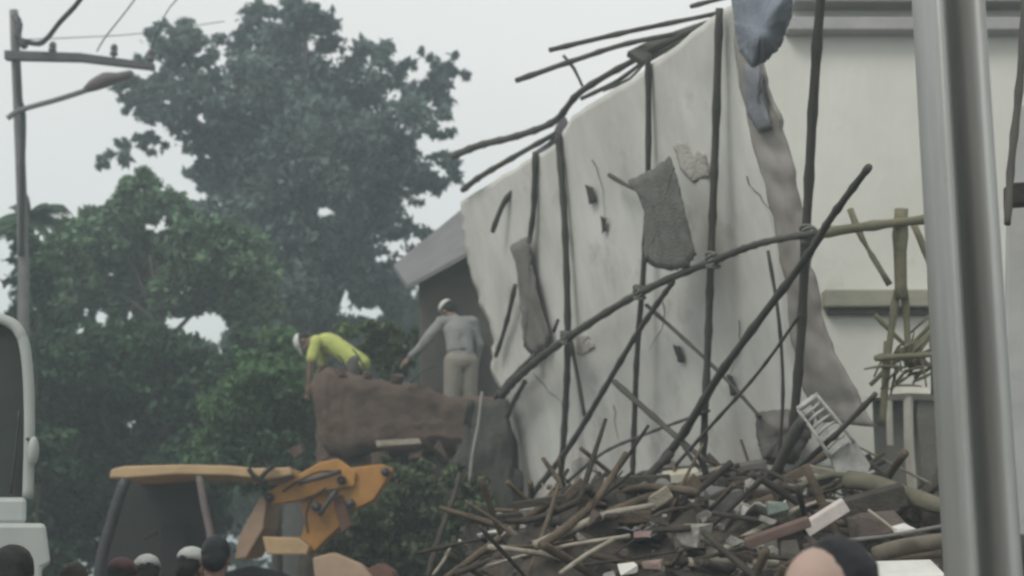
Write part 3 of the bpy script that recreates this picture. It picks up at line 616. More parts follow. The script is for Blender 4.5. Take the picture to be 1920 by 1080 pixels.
bp('swing_post', [(562, 944), (606, 922), (630, 942), (640, 985), (612, 1010), (590, 1034), (562, 1014), (572, 980)], YB - .4, .34, yel)
bp('arm_link', [(622, 930), (640, 925), (660, 985), (640, 1000)], YB - .55, .1, mat('rusty_link', (.16, .075, .05), (.09, .05, .035)))
tubepx('hydraulic_ram', [(598, 966), (632, 918)], 10, YB - .6, metal_d); tubepx('hydraulic_ram', [(560, 906), (640, 884)], 10, YB - .6, metal_d)
for x, y in ((504, 932), (640, 900), (592, 950), (656, 944), (722, 884)): mb = MB(); q = P(x, y, YB - .56); mb.tube([q, q + Vector((0, .1, 0))], .045, 10); mb.build('pivot_pin', metal_d, bh)
tubepx('hydraulic_hose', [(530, 922), (560, 902), (600, 884), (640, 886)], 4, YB - .56, rub); tubepx('hydraulic_hose', [(578, 1000), (574, 965), (586, 935), (612, 915)], 4, YB - .56, rub)
tubepx('hydraulic_hose', [(500, 905), (476, 892), (466, 878)], 9, YB - .8, rub); tubepx('hydraulic_hose', [(486, 900), (500, 884), (516, 872)], 9, YB - .8, rub)
bp('slew_frame', [(492, 1006), (560, 1008), (580, 1024), (575, 1040), (500, 1040)], YB - .6, .5, yel_p)
bp('stabiliser', [(586, 1046), (624, 1036), (676, 1058), (700, 1084), (590, 1084)], YB - .8, .25, mat('stabiliser_paint', (.50, .36, .25), (.38, .26, .18), scale=4))
bp('bucket', [(676, 1072), (712, 1056), (736, 1072), (748, 1110), (700, 1160), (680, 1120)], YB - .7, .6, mat('rusty_bucket', (.20, .10, .075), (.12, .07, .05)))
bp('chassis', [(190, 1086), (560, 1086), (570, 1220), (190, 1220)], YB - .45, .9, yel)
def wheel(x, y, rpx, Y, wd):
    c = P(x, y, Y); rr = rpx / F * Y; c.z = rr
    t = MB(); pr = [(rr * .55, -wd / 2), (rr * .9, -wd / 2), (rr, -wd * .35), (rr, wd * .35), (rr * .9, wd / 2), (rr * .55, wd / 2)]; n = 28; vs, fs = [], []
    for i in range(n):
        a = 2 * math.pi * i / n
        for q, (r, o) in enumerate(pr): k = r * (1 + (.025 if i % 2 and q in (2, 3) else 0)); vs.append((c.x + k * math.cos(a), c.y + o, c.z + k * math.sin(a)))
    for i in range(n):
        for k in range(6): fs.append((i * 6 + k, i * 6 + (k + 1) % 6, (i + 1) % n * 6 + (k + 1) % 6, (i + 1) % n * 6 + k))
    t.add(vs, fs); wo = t.build('wheel', rub, bh); d = MB(); d.tube([c + Vector((0, -wd * .3, 0)), c + Vector((0, wd * .3, 0))], rr * .56, 20); d.build('rim', yel_p, wo, bevel=.02)
for Y in (YB - .85, YB + .85): wheel(470, 1200, 125, Y, .45); wheel(225, 1230, 85, Y, .32)
bp('loader_bucket', [(60, 1200), (110, 1190), (130, 1280), (120, 1310), (50, 1310)], YB - .9, 1.8, yel); bp('loader_arm', [(110, 1230), (230, 1130), (250, 1140), (130, 1250)], YB - .6, .16, yel)

# ------------------------------------------------------------------ pale lorry at the left edge
YL = 6.0
lo = empty('lorry', (P(0, 1000, YL).x - .8, YL + 1.2, 0), 'pale grey lorry cab cut off by the left edge of the photo', 'lorry')
lp = mat('pale_grey_paint', (.40, .42, .40), (.32, .335, .32), scale=3, rough=.45, bump=.05)
def lpx(name, pts, Y, th, m, bevel=.02): mb = MB(); mb.prism([P(x, y, Y) for x, y in pts], (-.40 * th, th, 0)); return mb.build(name, m, lo, bevel=bevel)
tb = MB(); q = [P(-260, 604, YL), P(-40, 598, YL), P(12, 602, YL), P(36, 622, YL), P(48, 660, YL), P(54, 730, YL), P(55, 820, YL), P(52, 935, YL)]; tb.tube(q, .024, 8, sub=5); tb.build('windscreen_frame', lp, lo)
lpx('windscreen', [(-760, 606), (0, 606), (32, 626), (44, 660), (50, 740), (50, 935), (-760, 935)], YL + .03, .02, glass_d, 0)
lpx('cab_body', [(-800, 600), (10, 602), (34, 622), (46, 664), (50, 740), (48, 930), (48, 1700), (-800, 1700)], YL + .12, 1.5, lp)
lpx('front_panel', [(-800, 932), (51, 932), (50, 984), (-800, 984)], YL - .05, .15, lp)
lpx('bonnet', [(-760, 980), (86, 981), (96, 1058), (80, 1066), (60, 1400), (-760, 1400)], YL - .55, .6, lp)
lpx('bumper', [(-780, 1420), (90, 1420), (90, 1500), (-780, 1500)], YL - .68, .2, metal_d)
tubepx('mirror_arm', [(50, 822), (60, 828)], 6, YL - .04, metal_d, lo); mb = MB(); mb.ell(P(62, 846, YL - .06), (.024, .03, .062)); mb.build('mirror', lp, lo)
tubepx('wiper', [(20, 925), (30, 840), (36, 770)], 5, YL - .01, metal_d, lo)
lpx('headlight', [(20, 1180), (60, 1180), (60, 1250), (20, 1250)], YL - .58, .05, mat('lamp_glass', (.6, .6, .58), rough=.15, bump=0))
xr = P(50, 900, YL).x
mb = MB(); mb.box((xr - 2.6, YL + 3.4, 1.35), (2.0, 3.3, 1.1), Matrix.Rotation(R(21.8), 3, 'Z')); mb.build('cargo_bed', lp, lo, bevel=.03)
for Y in (YL + .6, YL + 4):
    for x in (xr - .3 - .42 * (Y - YL), xr - 1.9 - .42 * (Y - YL)):
        mb = MB(); mb.tube([(x - .13, Y, .45), (x + .13, Y, .45)], .45, 24); wo = mb.build('wheel', rub, lo, bevel=.04); mb = MB(); mb.tube([(x - .14, Y, .45), (x + .14, Y, .45)], .22, 16); mb.build('rim', lp, wo)

# ------------------------------------------------------------------ utility pole, lamp and wires
YU = 18.0
up = empty('utility_pole', (P(26, 900, YU).x, YU, 0), 'grey utility pole with a crossarm at the left edge, cut by the frame', 'utility pole')
base = P(26, 900, YU); top = P(26, 20, YU)
mb = MB(); mb.tube([(base.x, YU, 0), (base.x, YU, top.z * .5), (top.x, YU, top.z)], [.10, .075, .058], 12, sub=6); mb.build('shaft', concrete, up)
mb = MB(); a, b = P(8, 98, YU - .12), P(288, 122, YU - .12); mb.prism([P(8, 94, YU - .15), P(150, 99, YU - .15), P(288, 118, YU - .15), P(288, 129, YU - .15), P(150, 113, YU - .15), P(8, 110, YU - .15)], (0, .1, 0)); mb.build('crossarm', metal_d, up)
for x, y, h in ((98, 98, 26), (213, 106, 30), (282, 118, 34)):
    mb = MB(); q = P(x, y + 4, YU - .1); s = h / F * YU; prof = [(0, .02), (.2, .02), (.25, .055), (.45, .05), (.5, .03), (.6, .05), (.85, .045), (1, .02)]
    mb.tube([q + Vector((0, 0, s * t)) for t, _ in prof], [r for _, r in prof], 10); mb.build('insulator', mat('brown_porcelain', (.09, .075, .07), (.07, .06, .055), rough=.25, bump=0), up)
mb = MB(); mb.tube([P(28, 30, YU - .05), P(36, 45, YU - .1), P(34, 70, YU - .1), P(48, 88, YU - .1)], .05, 8, sub=3); mb.build('top_bracket', metal_d, up)
mb = MB(); mb.tube([P(34, 110, YU - .1), P(36, 180, YU - .12), P(44, 220, YU - .12), P(42, 330, YU - .12), P(40, 480, YU - .12)], .035, 7, sub=6); mb.build('down_cable', rub, up)
lamp = empty('street_lamp', P(30, 215, YU - .1), 'slanting street lamp arm fixed below the crossarm of the utility pole', 'street lamp')
mb = MB(); mb.tube([P(14, 222, YU - .2), P(40, 206, YU - .2), P(110, 186, YU - .2), P(175, 165, YU - .2)], .038, 8, sub=5); mb.build('arm', mat('lamp_arm_grey', (.22, .21, .21)), lamp)
mb = MB(); mb.tube([P(158, 170, YU - .2), P(175, 160, YU - .2), P(198, 150, YU - .2), P(222, 145, YU - .2), P(248, 137, YU - .2)], [.03, .075, .095, .06, .04], 10, sub=3, flat=1.1); mb.build('lamp_head', mat('lamp_head_brown', (.14, .11, .11), (.09, .075, .075), rough=.5), lamp)
def wire(label, pts, wpx, group=None, m=rub):
    q = [P(x, y, Y) for x, y, Y in pts]; mb = MB(); mb.tube(q, [wpx / 2 / F * Y for _, _, Y in pts], 6, sub=8); return tag(mb.build('wire', m, ), label, 'wire', group)
wire('thick dark cable dropping from the top edge to the utility pole', [(190, -60, 12), (146, 5, 14), (112, 42, 15.5), (90, 70, 17), (72, 82, 17.8), (40, 76, 17.9)], 11)
wg = mat('wire_grey', (.16, .16, .16))
wire('thin faint wire rising from the crossarm, nearest to the thick cable', [(280, -40, 12), (240, 16, 14), (196, 72, 16.5), (182, 96, 17.9)], 3.2, m=wg)
wire('thin faint wire rising from the end of the crossarm beside the tree', [(372, -40, 12), (320, 12, 14), (300, 50, 16), (284, 92, 17.9)], 2.6, m=wg)
wire('nearly level faint wire between the utility pole and the tree', [(46, 74, 17.9), (150, 70, 19), (270, 62, 21), (420, 40, 24)], 2.2, m=wg)

# ------------------------------------------------------------------ trees and plants
GAPS = [(610, 398, 22, 11), (545, 465, 18, 11), (720, 485, 18, 8), (645, 560, 11, 24), (695, 588, 26, 14), (388, 606, 48, 22), (400, 628, 26, 14), (150, 618, 14, 9), (192, 594, 9, 9), (246, 592, 11, 8), (160, 582, 7, 9),
        (812, 272, 44, 16), (372, 366, 20, 10), (292, 428, 28, 10), (306, 416, 10, 18), (415, 112, 12, 16), (376, 224, 12, 12), (335, 300, 30, 14), (345, 345, 26, 12), (395, 405, 8, 8), (640, 450, 8, 6), (325, 600, 12, 8), (470, 360, 9, 6)]
def leaves(name, clumps, n, size, m, parent=None, droop=.2, org=None, aspect=.55, gaps=True):
    """clumps: (center vec, radius). clumpy leaf cloud made of single bent leaf faces"""
    tot = sum(c[1] ** 2 for c in clumps); C, S = [], []
    for c, r in clumps:
        k = max(6, int(n * r * r / tot)); nsub = max(4, int(k / 26))
        d = rng.normal(size=(nsub, 3)); d /= np.linalg.norm(d, axis=1)[:, None]
        cen = np.array(c) + d * (r * rng.uniform(.35, 1.0, nsub) ** .6)[:, None] * np.array([1, 1, .92])
        idx = rng.integers(0, nsub, k); sg = r * rng.uniform(.10, .2, nsub)
        C.append(cen[idx] + rng.normal(size=(k, 3)) * sg[idx][:, None] * np.array([1, 1, .7])); S.append(np.full(k, 1.0))
    C = np.concatenate(C)
    if gaps:
        px, py = proj(C); ok = np.ones(len(C), bool)
        for gx, gy, ga, gb in GAPS:
            jit = 1 + .35 * np.sin(np.arctan2(py - gy, px - gx) * 3 + gx); ok &= ((px - gx) / ga) ** 2 + ((py - gy) / gb) ** 2 > jit
        C = C[ok]
    k = len(C); a = rng.normal(size=(k, 3)); a[:, 2] -= droop; a /= np.linalg.norm(a, axis=1)[:, None]
    nrm = rng.normal(size=(k, 3)) * .75 + np.array([-.15, -.25, .75]); nrm -= a * (a * nrm).sum(1)[:, None]; nrm /= np.linalg.norm(nrm, axis=1)[:, None]; b = np.cross(nrm, a)
    L = size * rng.uniform(.6, 1.35, k)[:, None]; Wd = L * aspect
    v = np.empty((k, 5, 3), np.float32)
    v[:, 0] = C - a * L * .5; v[:, 1] = C - b * Wd * .5 + nrm * L * .10; v[:, 2] = C + a * L * .55 - nrm * L * .06; v[:, 3] = C + b * Wd * .5 + nrm * L * .10; v[:, 4] = C + a * L * .02
    me = bpy.data.meshes.new(name); me.vertices.add(k * 5); me.vertices.foreach_set('co', v.ravel())
    base = (np.arange(k) * 5)[:, None]; fi = np.concatenate([base + np.array([0, 4, 1]), base + np.array([1, 4, 2]), base + np.array([2, 4, 3]), base + np.array([3, 4, 0])], 1).reshape(-1)
    me.loops.add(k * 12); me.loops.foreach_set('vertex_index', fi.astype(np.int32)); me.polygons.add(k * 4); me.polygons.foreach_set('loop_start', np.arange(0, k * 12, 3, dtype=np.int32)); me.polygons.foreach_set('loop_total', np.full(k * 4, 3, np.int32))
    me.update(calc_edges=True); return link(name, me, m, parent, org)
bark = mat('dark_bark', (.09, .08, .07), (.045, .04, .035), scale=6, bump=.8)
def tree(name, label, cat, blobs, Y, n, size, m, trunk_x, depth=1.2, trunk_r=.22, limbs=10, group=None, gaps=True, aspect=.55, z0=0):
    cl = []
    for i, (x, y, r) in enumerate(blobs):
        rr = r / F * Y; dz = random.uniform(-depth, depth); cl.append((P(x, y, Y + dz), rr))
    bx = P(trunk_x, 1000, Y).x; t = empty(name, (bx, Y, z0), label, cat, group)
    leaves('crown', cl, n, size, m, t, aspect=aspect, gaps=gaps)
    big = sorted(cl, key=lambda c: -c[1])[:limbs]; zc = min(c[0].z for c in big); zm = max(c[0].z for c in big)
    mb = MB(); fork = Vector((bx + .05, Y, z0 + (zc - z0) * .75)); topp = Vector((sum(c[0].x for c in big) / len(big), Y, zc + (zm - zc) * .7))
    mb.tube([(bx, Y, z0 - .1), (bx + .08, Y, z0 + (fork.z - z0) * .5), fork, fork.lerp(topp, .5), topp], [trunk_r * 1.25, trunk_r, trunk_r * .8, trunk_r * .5, trunk_r * .15], 10, sub=4, wob=.05); mb.build('trunk', bark, t)
    mb = MB()
    for c, r in big:
        s = fork.lerp(topp, random.uniform(.0, .6)); mid = s.lerp(c, .5) + Vector((0, 0, .15 * (c - s).length)); mb.tube([s, mid, c], [trunk_r * .38, trunk_r * .22, trunk_r * .07], 7, sub=4, wob=.06)
    mb.build('limbs', bark, t); return t
lf_big = leafmat('leaf_blue_green', (.15, .215, .185), (.055, .09, .088))
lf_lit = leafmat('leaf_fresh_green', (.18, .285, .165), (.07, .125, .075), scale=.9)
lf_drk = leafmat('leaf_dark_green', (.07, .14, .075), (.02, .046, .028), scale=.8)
lf_dry = leafmat('leaf_olive', (.14, .18, .095), (.055, .075, .045), scale=1)
BIG = [(500, 28, 42), (572, 22, 52), (612, 62, 42), (480, 85, 55), (535, 110, 80), (330, 82, 50), (385, 92, 42), (300, 68, 30), (350, 60, 30), (290, 190, 55), (250, 165, 30), (320, 150, 40), (380, 200, 70), (450, 180, 85), (560, 200, 110), (660, 180, 80), (690, 108, 42), (728, 128, 48),
       (795, 190, 52), (838, 128, 34), (862, 138, 18), (822, 150, 30), (828, 236, 32), (750, 232, 66), (480, 300, 110), (600, 310, 120), (700, 310, 85), (410, 310, 66), (335, 238, 36), (190, 304, 18), (222, 290, 24), (258, 274, 18), (292, 266, 26), (238, 268, 14), (205, 285, 12), (440, 400, 80), (560, 425, 105), (680, 410, 85), (760, 345, 60),
       (815, 322, 44), (856, 318, 24), (620, 530, 85), (540, 550, 75), (700, 520, 65), (735, 600, 60), (640, 640, 55), (236, 196, 18), (270, 120, 20), (770, 440, 40), (800, 100, 14), (510, 640, 50)]
tree('broadleaf_tree', 'tall dark blue green tree filling the centre left of the sky', 'tree', BIG, 30, 42000, .21, lf_big, 560, depth=1.6, trunk_r=.4, limbs=24)
LIT = [(140, 462, 50), (200, 450, 60), (290, 466, 66), (380, 465, 62), (450, 480, 56), (495, 512, 36), (150, 550, 60), (260, 560, 66), (340, 545, 56), (440, 556, 62), (262, 356, 36), (300, 392, 46), (236, 392, 30), (340, 404, 36), (180, 410, 30), (480, 570, 44), (100, 500, 40), (270, 330, 18), (120, 425, 22)]
tree('broadleaf_tree', 'fresh green spreading tree in front of the tall dark tree', 'tree', LIT, 24, 27000, .17, lf_lit, 300, depth=1.0, trunk_r=.14, limbs=6)
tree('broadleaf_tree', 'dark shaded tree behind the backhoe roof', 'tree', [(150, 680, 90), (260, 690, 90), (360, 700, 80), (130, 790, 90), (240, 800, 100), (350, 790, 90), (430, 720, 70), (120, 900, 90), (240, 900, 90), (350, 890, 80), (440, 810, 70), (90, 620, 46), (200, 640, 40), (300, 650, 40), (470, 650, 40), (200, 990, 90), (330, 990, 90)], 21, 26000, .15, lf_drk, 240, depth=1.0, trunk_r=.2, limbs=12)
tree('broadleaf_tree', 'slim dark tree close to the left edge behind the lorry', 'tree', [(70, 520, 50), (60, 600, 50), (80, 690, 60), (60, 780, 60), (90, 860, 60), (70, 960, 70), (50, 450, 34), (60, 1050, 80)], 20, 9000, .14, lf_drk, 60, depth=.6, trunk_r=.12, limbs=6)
tree('bush', 'leafy bush with pale tips left of the yellow shirted worker', 'bush', [(520, 660, 50), (480, 720, 60), (540, 730, 60), (560, 800, 60), (500, 800, 60), (440, 780, 60), (560, 650, 26), (470, 860, 60), (540, 860, 50), (600, 850, 30), (420, 850, 60)], 18.6, 12000, .12, lf_lit if 0 else leafmat('leaf_mid_green', (.14, .25, .11), (.05, .10, .055)), 510, depth=.5, trunk_r=.08, limbs=6)
tree('bush', 'low green bush between the yellow shirted worker and the grey shirted worker', 'bush', [(720, 640, 36), (700, 668, 32), (760, 660, 34), (790, 640, 30), (740, 690, 30), (650, 620, 20), (690, 620, 24), (800, 620, 24)], 17.9, 4200, .09, leafmat('leaf_moss_green', (.14, .19, .07), (.06, .09, .04)), 740, depth=.25, trunk_r=.04, limbs=5, z0=2.9, gaps=False)
tree('bush', 'loose green bush growing in front of the earth face right of the backhoe arm', 'bush', [(700, 960, 46), (752, 905, 40), (802, 905, 40), (670, 1000, 50), (745, 985, 60), (806, 985, 50), (690, 1050, 60), (770, 1060, 60), (830, 1040, 40), (640, 1050, 46), (824, 940, 30), (730, 872, 18), (780, 876, 22), (846, 884, 18)], 15.4, 5200, .11, lf_dry, 740, depth=.35, trunk_r=.05, limbs=9, gaps=False)
tree('bush', 'dark weedy bush at the foot of the dark grey sheet', 'bush', [(880, 915, 34), (850, 895, 26), (915, 950, 30), (870, 960, 34), (905, 985, 26), (850, 1000, 30)], 13.1, 1300, .085, lf_dry, 880, depth=.15, trunk_r=.03, limbs=5, gaps=False)
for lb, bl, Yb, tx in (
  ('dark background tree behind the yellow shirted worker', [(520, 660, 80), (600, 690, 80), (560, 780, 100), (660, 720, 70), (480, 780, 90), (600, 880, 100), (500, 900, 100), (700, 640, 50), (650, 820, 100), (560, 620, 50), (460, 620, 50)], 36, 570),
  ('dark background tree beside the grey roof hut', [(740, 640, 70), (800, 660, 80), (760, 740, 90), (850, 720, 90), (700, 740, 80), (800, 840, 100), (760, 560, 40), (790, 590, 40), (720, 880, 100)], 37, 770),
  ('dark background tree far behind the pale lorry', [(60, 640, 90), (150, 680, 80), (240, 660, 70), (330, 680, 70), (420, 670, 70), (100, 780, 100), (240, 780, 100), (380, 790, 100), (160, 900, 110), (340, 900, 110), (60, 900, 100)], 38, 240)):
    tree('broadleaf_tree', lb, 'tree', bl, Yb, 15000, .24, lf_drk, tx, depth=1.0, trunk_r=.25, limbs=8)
def fronds(name, label, cx, cy, Y, spr, m):
    c = P(cx, cy, Y); t = empty(name, (c.x, c.y, 0), label, 'palm'); mb = MB()
    for ang, ln in spr:
        pts = [c + Vector((math.cos(R(ang)) * ln * s, .3 * s * math.sin(ang), math.sin(R(ang)) * ln * s - .38 * ln * s * s)) for s in (0, .25, .5, .75, 1)]
        fr_ = MB(); fr_.tube(pts, [.03, .025, .02, .014, .006], 6, sub=3)
        for k in range(26):
            s = .12 + .88 * k / 26; i = min(int(s * 4), 3); p = pts[i].lerp(pts[i + 1], s * 4 - i); d = (pts[i + 1] - pts[i]).normalized()
            for sg in (-1, 1):
                tip = p + d * .16 + Vector((0, sg * .22, -.20)) * (1.1 - s * .5); wv = d * .022
                fr_.add([p - wv, p + wv, tip + wv * .2, tip - wv * .2], [(0, 1, 2, 3)])
        fr_.build('frond', m, t)
    mb = MB(); mb.tube([(c.x, c.y, 0), (c.x + .05, c.y, c.z * .5), (c.x, c.y, c.z)], [.16, .13, .12], 10, sub=4); mb.build('trunk', bark, t)
fronds('palm_tree', 'small palm with drooping fronds at the left edge under the utility pole', 52, 405, 22, [(15, .55), (50, .5), (80, .45), (120, .5), (160, .5), (-20, .5), (200, .45), (35, .75)], lf_drk)
# thin grassy twigs on the trestle
bw = MB()
for k in range(46):
    x, y = random.gauss(1706, 22), random.gauss(678, 20); a = random.gauss(-.6, .5); L = random.uniform(10, 36); dx, dy = math.cos(a) * L, math.sin(a) * L; d = 8.72 + random.uniform(-.08, .1)
    bw.tube([P(x - dx, y - dy, d), P(x + random.uniform(-4, 4), y + random.uniform(-4, 4), d - .03), P(x + dx, y + dy, d)], [.006, random.uniform(.006, .014), .004], 5, sub=3)
tag(bw.build('brushwood_bundle', mat('dry_brushwood', (.22, .205, .14), (.11, .102, .07), scale=8, island=.4)), 'bundle of dry olive brushwood caught in the bamboo trestle', 'brushwood')
# wooded backdrop, far behind and below the visible sky gaps
cl = []
for i in range(60):
    x = -900 + i * 48 + random.uniform(-20, 20)
    for yy in (1010, 960, 905, 860): cl.append((P(x, yy + random.uniform(-25, 25), 46 + random.uniform(-3, 3)), 60 / F * 46))
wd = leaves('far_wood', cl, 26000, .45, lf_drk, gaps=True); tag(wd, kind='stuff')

# ------------------------------------------------------------------ debris
def chunk(label, x, y, Y, wpx, m, group=None, name='rubble_lump', sq=(1, .8, .7), cat='rubble', z=None):
    c = P(x, y, Y); r = wpx / 2 / F * Y; bm = bmesh.new(); Mr = Matrix.Rotation(random.uniform(-.5, .5), 3, 'Z') @ Matrix.Rotation(random.gauss(0, .35), 3, 'Y') @ Matrix.Rotation(random.uniform(-.4, .4), 3, 'X')
    for k in range(15):                                   # angular broken piece: hull of random points in a box
        q = Vector([random.choice((-1, 1)) * random.uniform(.35, 1) * r * v for v in sq]); bm.verts.new(c + Mr @ q)
    bmesh.ops.convex_hull(bm, input=bm.verts); bmesh.ops.delete(bm, geom=[v for v in bm.verts if not v.link_faces], context='VERTS')
    bm.verts.index_update(); mb = MB(); mb.add([v.co for v in bm.verts], [[v.index for v in f.verts] for f in bm.faces]); bm.free()
    return tag(mb.build(name, m), label, cat, group)
def stick(label, pts, wpx, m, Y, name='stick', cat='stick', group=None): return pole(label, pts, wpx, m, Y=Y, name=name, cat=cat, nodes=False, group=group, wob=.12)
def plank(label, a, b, hpx, Y, th, m, group=None, name='plank', cat='plank'):
    (x0, y0), (x1, y1) = a, b; L = math.hypot(x1 - x0, y1 - y0); nx, ny = -(y1 - y0) / L * hpx / 2, (x1 - x0) / L * hpx / 2; Y0, Y1 = Y
    pts = [(x0 + nx, y0 + ny, Y0), (x1 + nx, y1 + ny, Y1), (x1 - nx, y1 - ny, Y1), (x0 - nx, y0 - ny, Y0)]; mb = MB(); mb.prism([P(*p) for p in pts], (0, th, .3 * th)); return tag(mb.build(name, m, bevel=.006), label, cat, group)
plank('pale pinkish board tilted on the rubble above the near onlooker', (1512, 996), (1588, 948), 26, (6.9, 7.0), .05, mat('pink_white_board', (.56, .50, .47), (.40, .35, .33)))
plank('wide white board at the bottom by the steel post', (1640, 1094), (1775, 1090), 24, (5.6, 5.6), .2, white_p)
plank('narrow pale plank below the white lattice', (1512, 878), (1606, 898), 12, (8.5, 8.6), .06, wood_p)
plank('cream block wedged under the low bent rail pole', (1246, 902), (1312, 894), 20, (8.9, 8.9), .12, mat('cream_block', (.50, .48, .37), (.36, .34, .26)))
plank('brown board fallen across the left of the rubble', (1050, 938), (1140, 985), 20, (8.9, 8.5), .06, wood_m)
plank('curved bark strip at the left foot of the rubble', (985, 966), (1075, 952), 15, (9.2, 9.0), .05, wood_m)
plank('dark flat board lying in the middle of the rubble', (1120, 962), (1250, 1000), 36, (8.0, 7.7), .06, wood_d)
plank('grey brown board leaning behind the dark thick post', (1310, 905), (1440, 885), 40, (9.0, 8.9), .08, mat('grey_brown_board', (.16, .145, .13), (.1, .09, .08)))
plank('wide dark plank under the olive log', (1580, 962), (1700, 930), 40, (7.6, 7.6), .08, wood_d)
plank('reddish plank behind the near onlooker', (1400, 1022), (1520, 980), 18, (6.6, 6.7), .05, mat('red_brown_wood', (.17, .11, .095), (.09, .06, .05)))
stick('thick olive grey log lying on the rubble near the steel post', [(1590, 898), (1650, 912), (1720, 935), (1790, 955)], 48, mat('olive_log', (.17, .16, .115), (.09, .085, .06)), (8.0, 7.5), name='log', cat='log')
stick('slim log sloping below the white lattice', [(1380, 965), (1470, 925), (1560, 890), (1640, 905)], 18, mat('olive_log', (.17, .16, .115)), (8.2, 8.0), name='log', cat='log')
stick('short brown log end under the thin metal rod', [(1640, 1042), (1700, 1024), (1780, 1012)], 42, mat('brown_log', (.19, .165, .13), (.10, .085, .065)), (6.2, 6.2), name='log', cat='log')
stick('thin grey rod crossing low towards the steel post', [(1580, 1014), (1660, 1006), (1790, 982)], 10, mat('grey_rod', (.2, .19, .18)), (6.0, 5.8), name='rod', cat='rod')
stick('pale bent stick end near the thin grey rod', [(1628, 956), (1660, 980), (1684, 1000)], 7, wood_p, (6.4, 6.3))
stick('long pale stick low in the middle of the rubble', [(1050, 1076), (1100, 1040), (1150, 1012)], 12, wood_p, (7.0, 7.2))
stick('tall dark stick standing left of the rubble by the bush', [(800, 1090), (824, 1010), (852, 930), (862, 890)], 15, wood_d, (8.6, 9.4))
stick('pale stick leaning against the tall dark stick', [(812, 1078), (832, 1052), (848, 1020)], 9, wood_p, (8.4, 8.6))
stick('dark arched branch over the left rubble', [(960, 965), (1010, 955), (1060, 960), (1110, 990)], 13, wood_m, (8.8, 8.4))
stick('grey arched branch lying under the dark arched one', [(930, 976), (1000, 986), (1060, 984), (1130, 1010)], 11, mat('grey_rod', (.2, .19, .18)), (8.6, 8.2))
chunk('pale oval plastic scrap left of the rubble', 920, 1000, 8.6, 52, white_p, sq=(1, .6, .28), name='plastic_scrap', cat='scrap')
chunk('small white scrap beside the pale oval scrap', 869, 1017, 8.6, 18, white_p, name='plastic_scrap', cat='scrap')
chunk('tiny white scrap above the pale oval scrap', 934, 964, 9.0, 20, white_p, sq=(1, .7, .5), name='plastic_scrap', cat='scrap')
chunk('whitish lump with a dark hollow in the middle of the rubble', 1300, 1005, 7.6, 70, stone_m, sq=(1, .8, .7))
chunk('grey sack like lump ringed by pale mortar', 1350, 945, 8.2, 90, mat('grey_lump', (.19, .18, .17), (.11, .105, .1)), sq=(1, .9, .75))
chunk('pale mortar piece on the right of the grey sack like lump', 1385, 955, 7.95, 36, stone_m)
chunk('small pale mortar piece below the grey sack like lump', 1378, 1016, 7.4, 34, stone_m)
chunk('pinkish brick end low in the rubble', 1205, 1005, 7.4, 40, mat('pink_brick', (.3, .22, .2), (.2, .14, .13)), sq=(1, .7, .4))
chunk('white lump at the bottom of the rubble', 1178, 1066, 6.6, 38, white_p, sq=(1, .7, .5))
chunk('pink grey lump at the bottom beside the white lump', 1224, 1060, 6.6, 40, mat('pink_brick', (.3, .22, .2)), sq=(1, .7, .6))
chunk('greenish glassy lump under the thick dark post', 1458, 952, 7.6, 44, mat('green_grey_lump', (.24, .28, .25), (.15, .18, .16)))
chunk('pale splinter lump right of the thick dark post', 1440, 975, 7.4, 34, stone_m, sq=(1, .6, .35))
chunk('dark brown lump beneath the low bent rail pole', 1240, 945, 8.6, 120, earth, sq=(1, .8, .5))
chunk('big dark lump between the olive log and pale board', 1640, 985, 7.2, 110, stone_d, sq=(1, .8, .5))
chunk('white lump between the thin rod and olive log', 1694, 992, 6.1, 46, white_p, sq=(1, .6, .4))
for x, y, wp in ((600, 850, 40), (640, 700, 26), (690, 704, 22), (745, 712, 30), (792, 722, 20), (560, 846, 30), (830, 848, 44), (872, 842, 36), (618, 870, 34), (780, 854, 30), (710, 858, 40)):
    chunk('brown clod broken off the reddish brown slab', x, y, 15.85, wp, slab_m, group='clods round the reddish brown slab', name='mud_clod', cat='clod')
for x, y, a, b in ((690, 700, -30, -46), (735, 705, 22, -40), (650, 690, -16, -24), (770, 712, 46, -26)): stick('thin twig sprouting from the top of the reddish brown slab', [(x, y + 6), (x + a * .5, y + b * .6), (x + a, y + b)], 5, wood_d, (16.2, 16.3), name='twig', cat='twig', group='twigs on the reddish brown slab')
# white lattice
lat = MB()
for i in range(8):
    t = i / 7; a = (1512 + 62 * t, 760 + 88 * t); k = random.uniform(-4, 3); lat.tube([P(a[0] - 16, a[1] + 8, 8.1), P(a[0] + 2, a[1] - 7 + k, 8.05), P(a[0] + 20 - 4 * t, a[1] - 22 + 4 * t, 8.1)], .010, 5, sub=3)
for k in (0, 1): lat.tube([P(1496 + 36 * k, 768 - 26 * k, 8.08), P(1527 + 40 * k, 812 - 28 * k, 8.05), P(1558 + 44 * k, 858 - 28 * k, 8.08)], .011, 5, sub=3)
lat.tube([P(1496, 768, 8.08), P(1528, 744, 8.08)], .02, 5); lat.prism([P(1556, 852, 8.1), P(1604, 826, 8.1), P(1632, 872, 8.1), P(1626, 892, 8.1), P(1570, 894, 8.1)], (0, .04, 0))
tag(lat.build('plastic_lattice', mat('grubby_plastic', (.50, .49, .46), (.28, .27, .25), scale=12)), 'broken white plastic lattice lying against the torn edge of the wall', 'lattice')
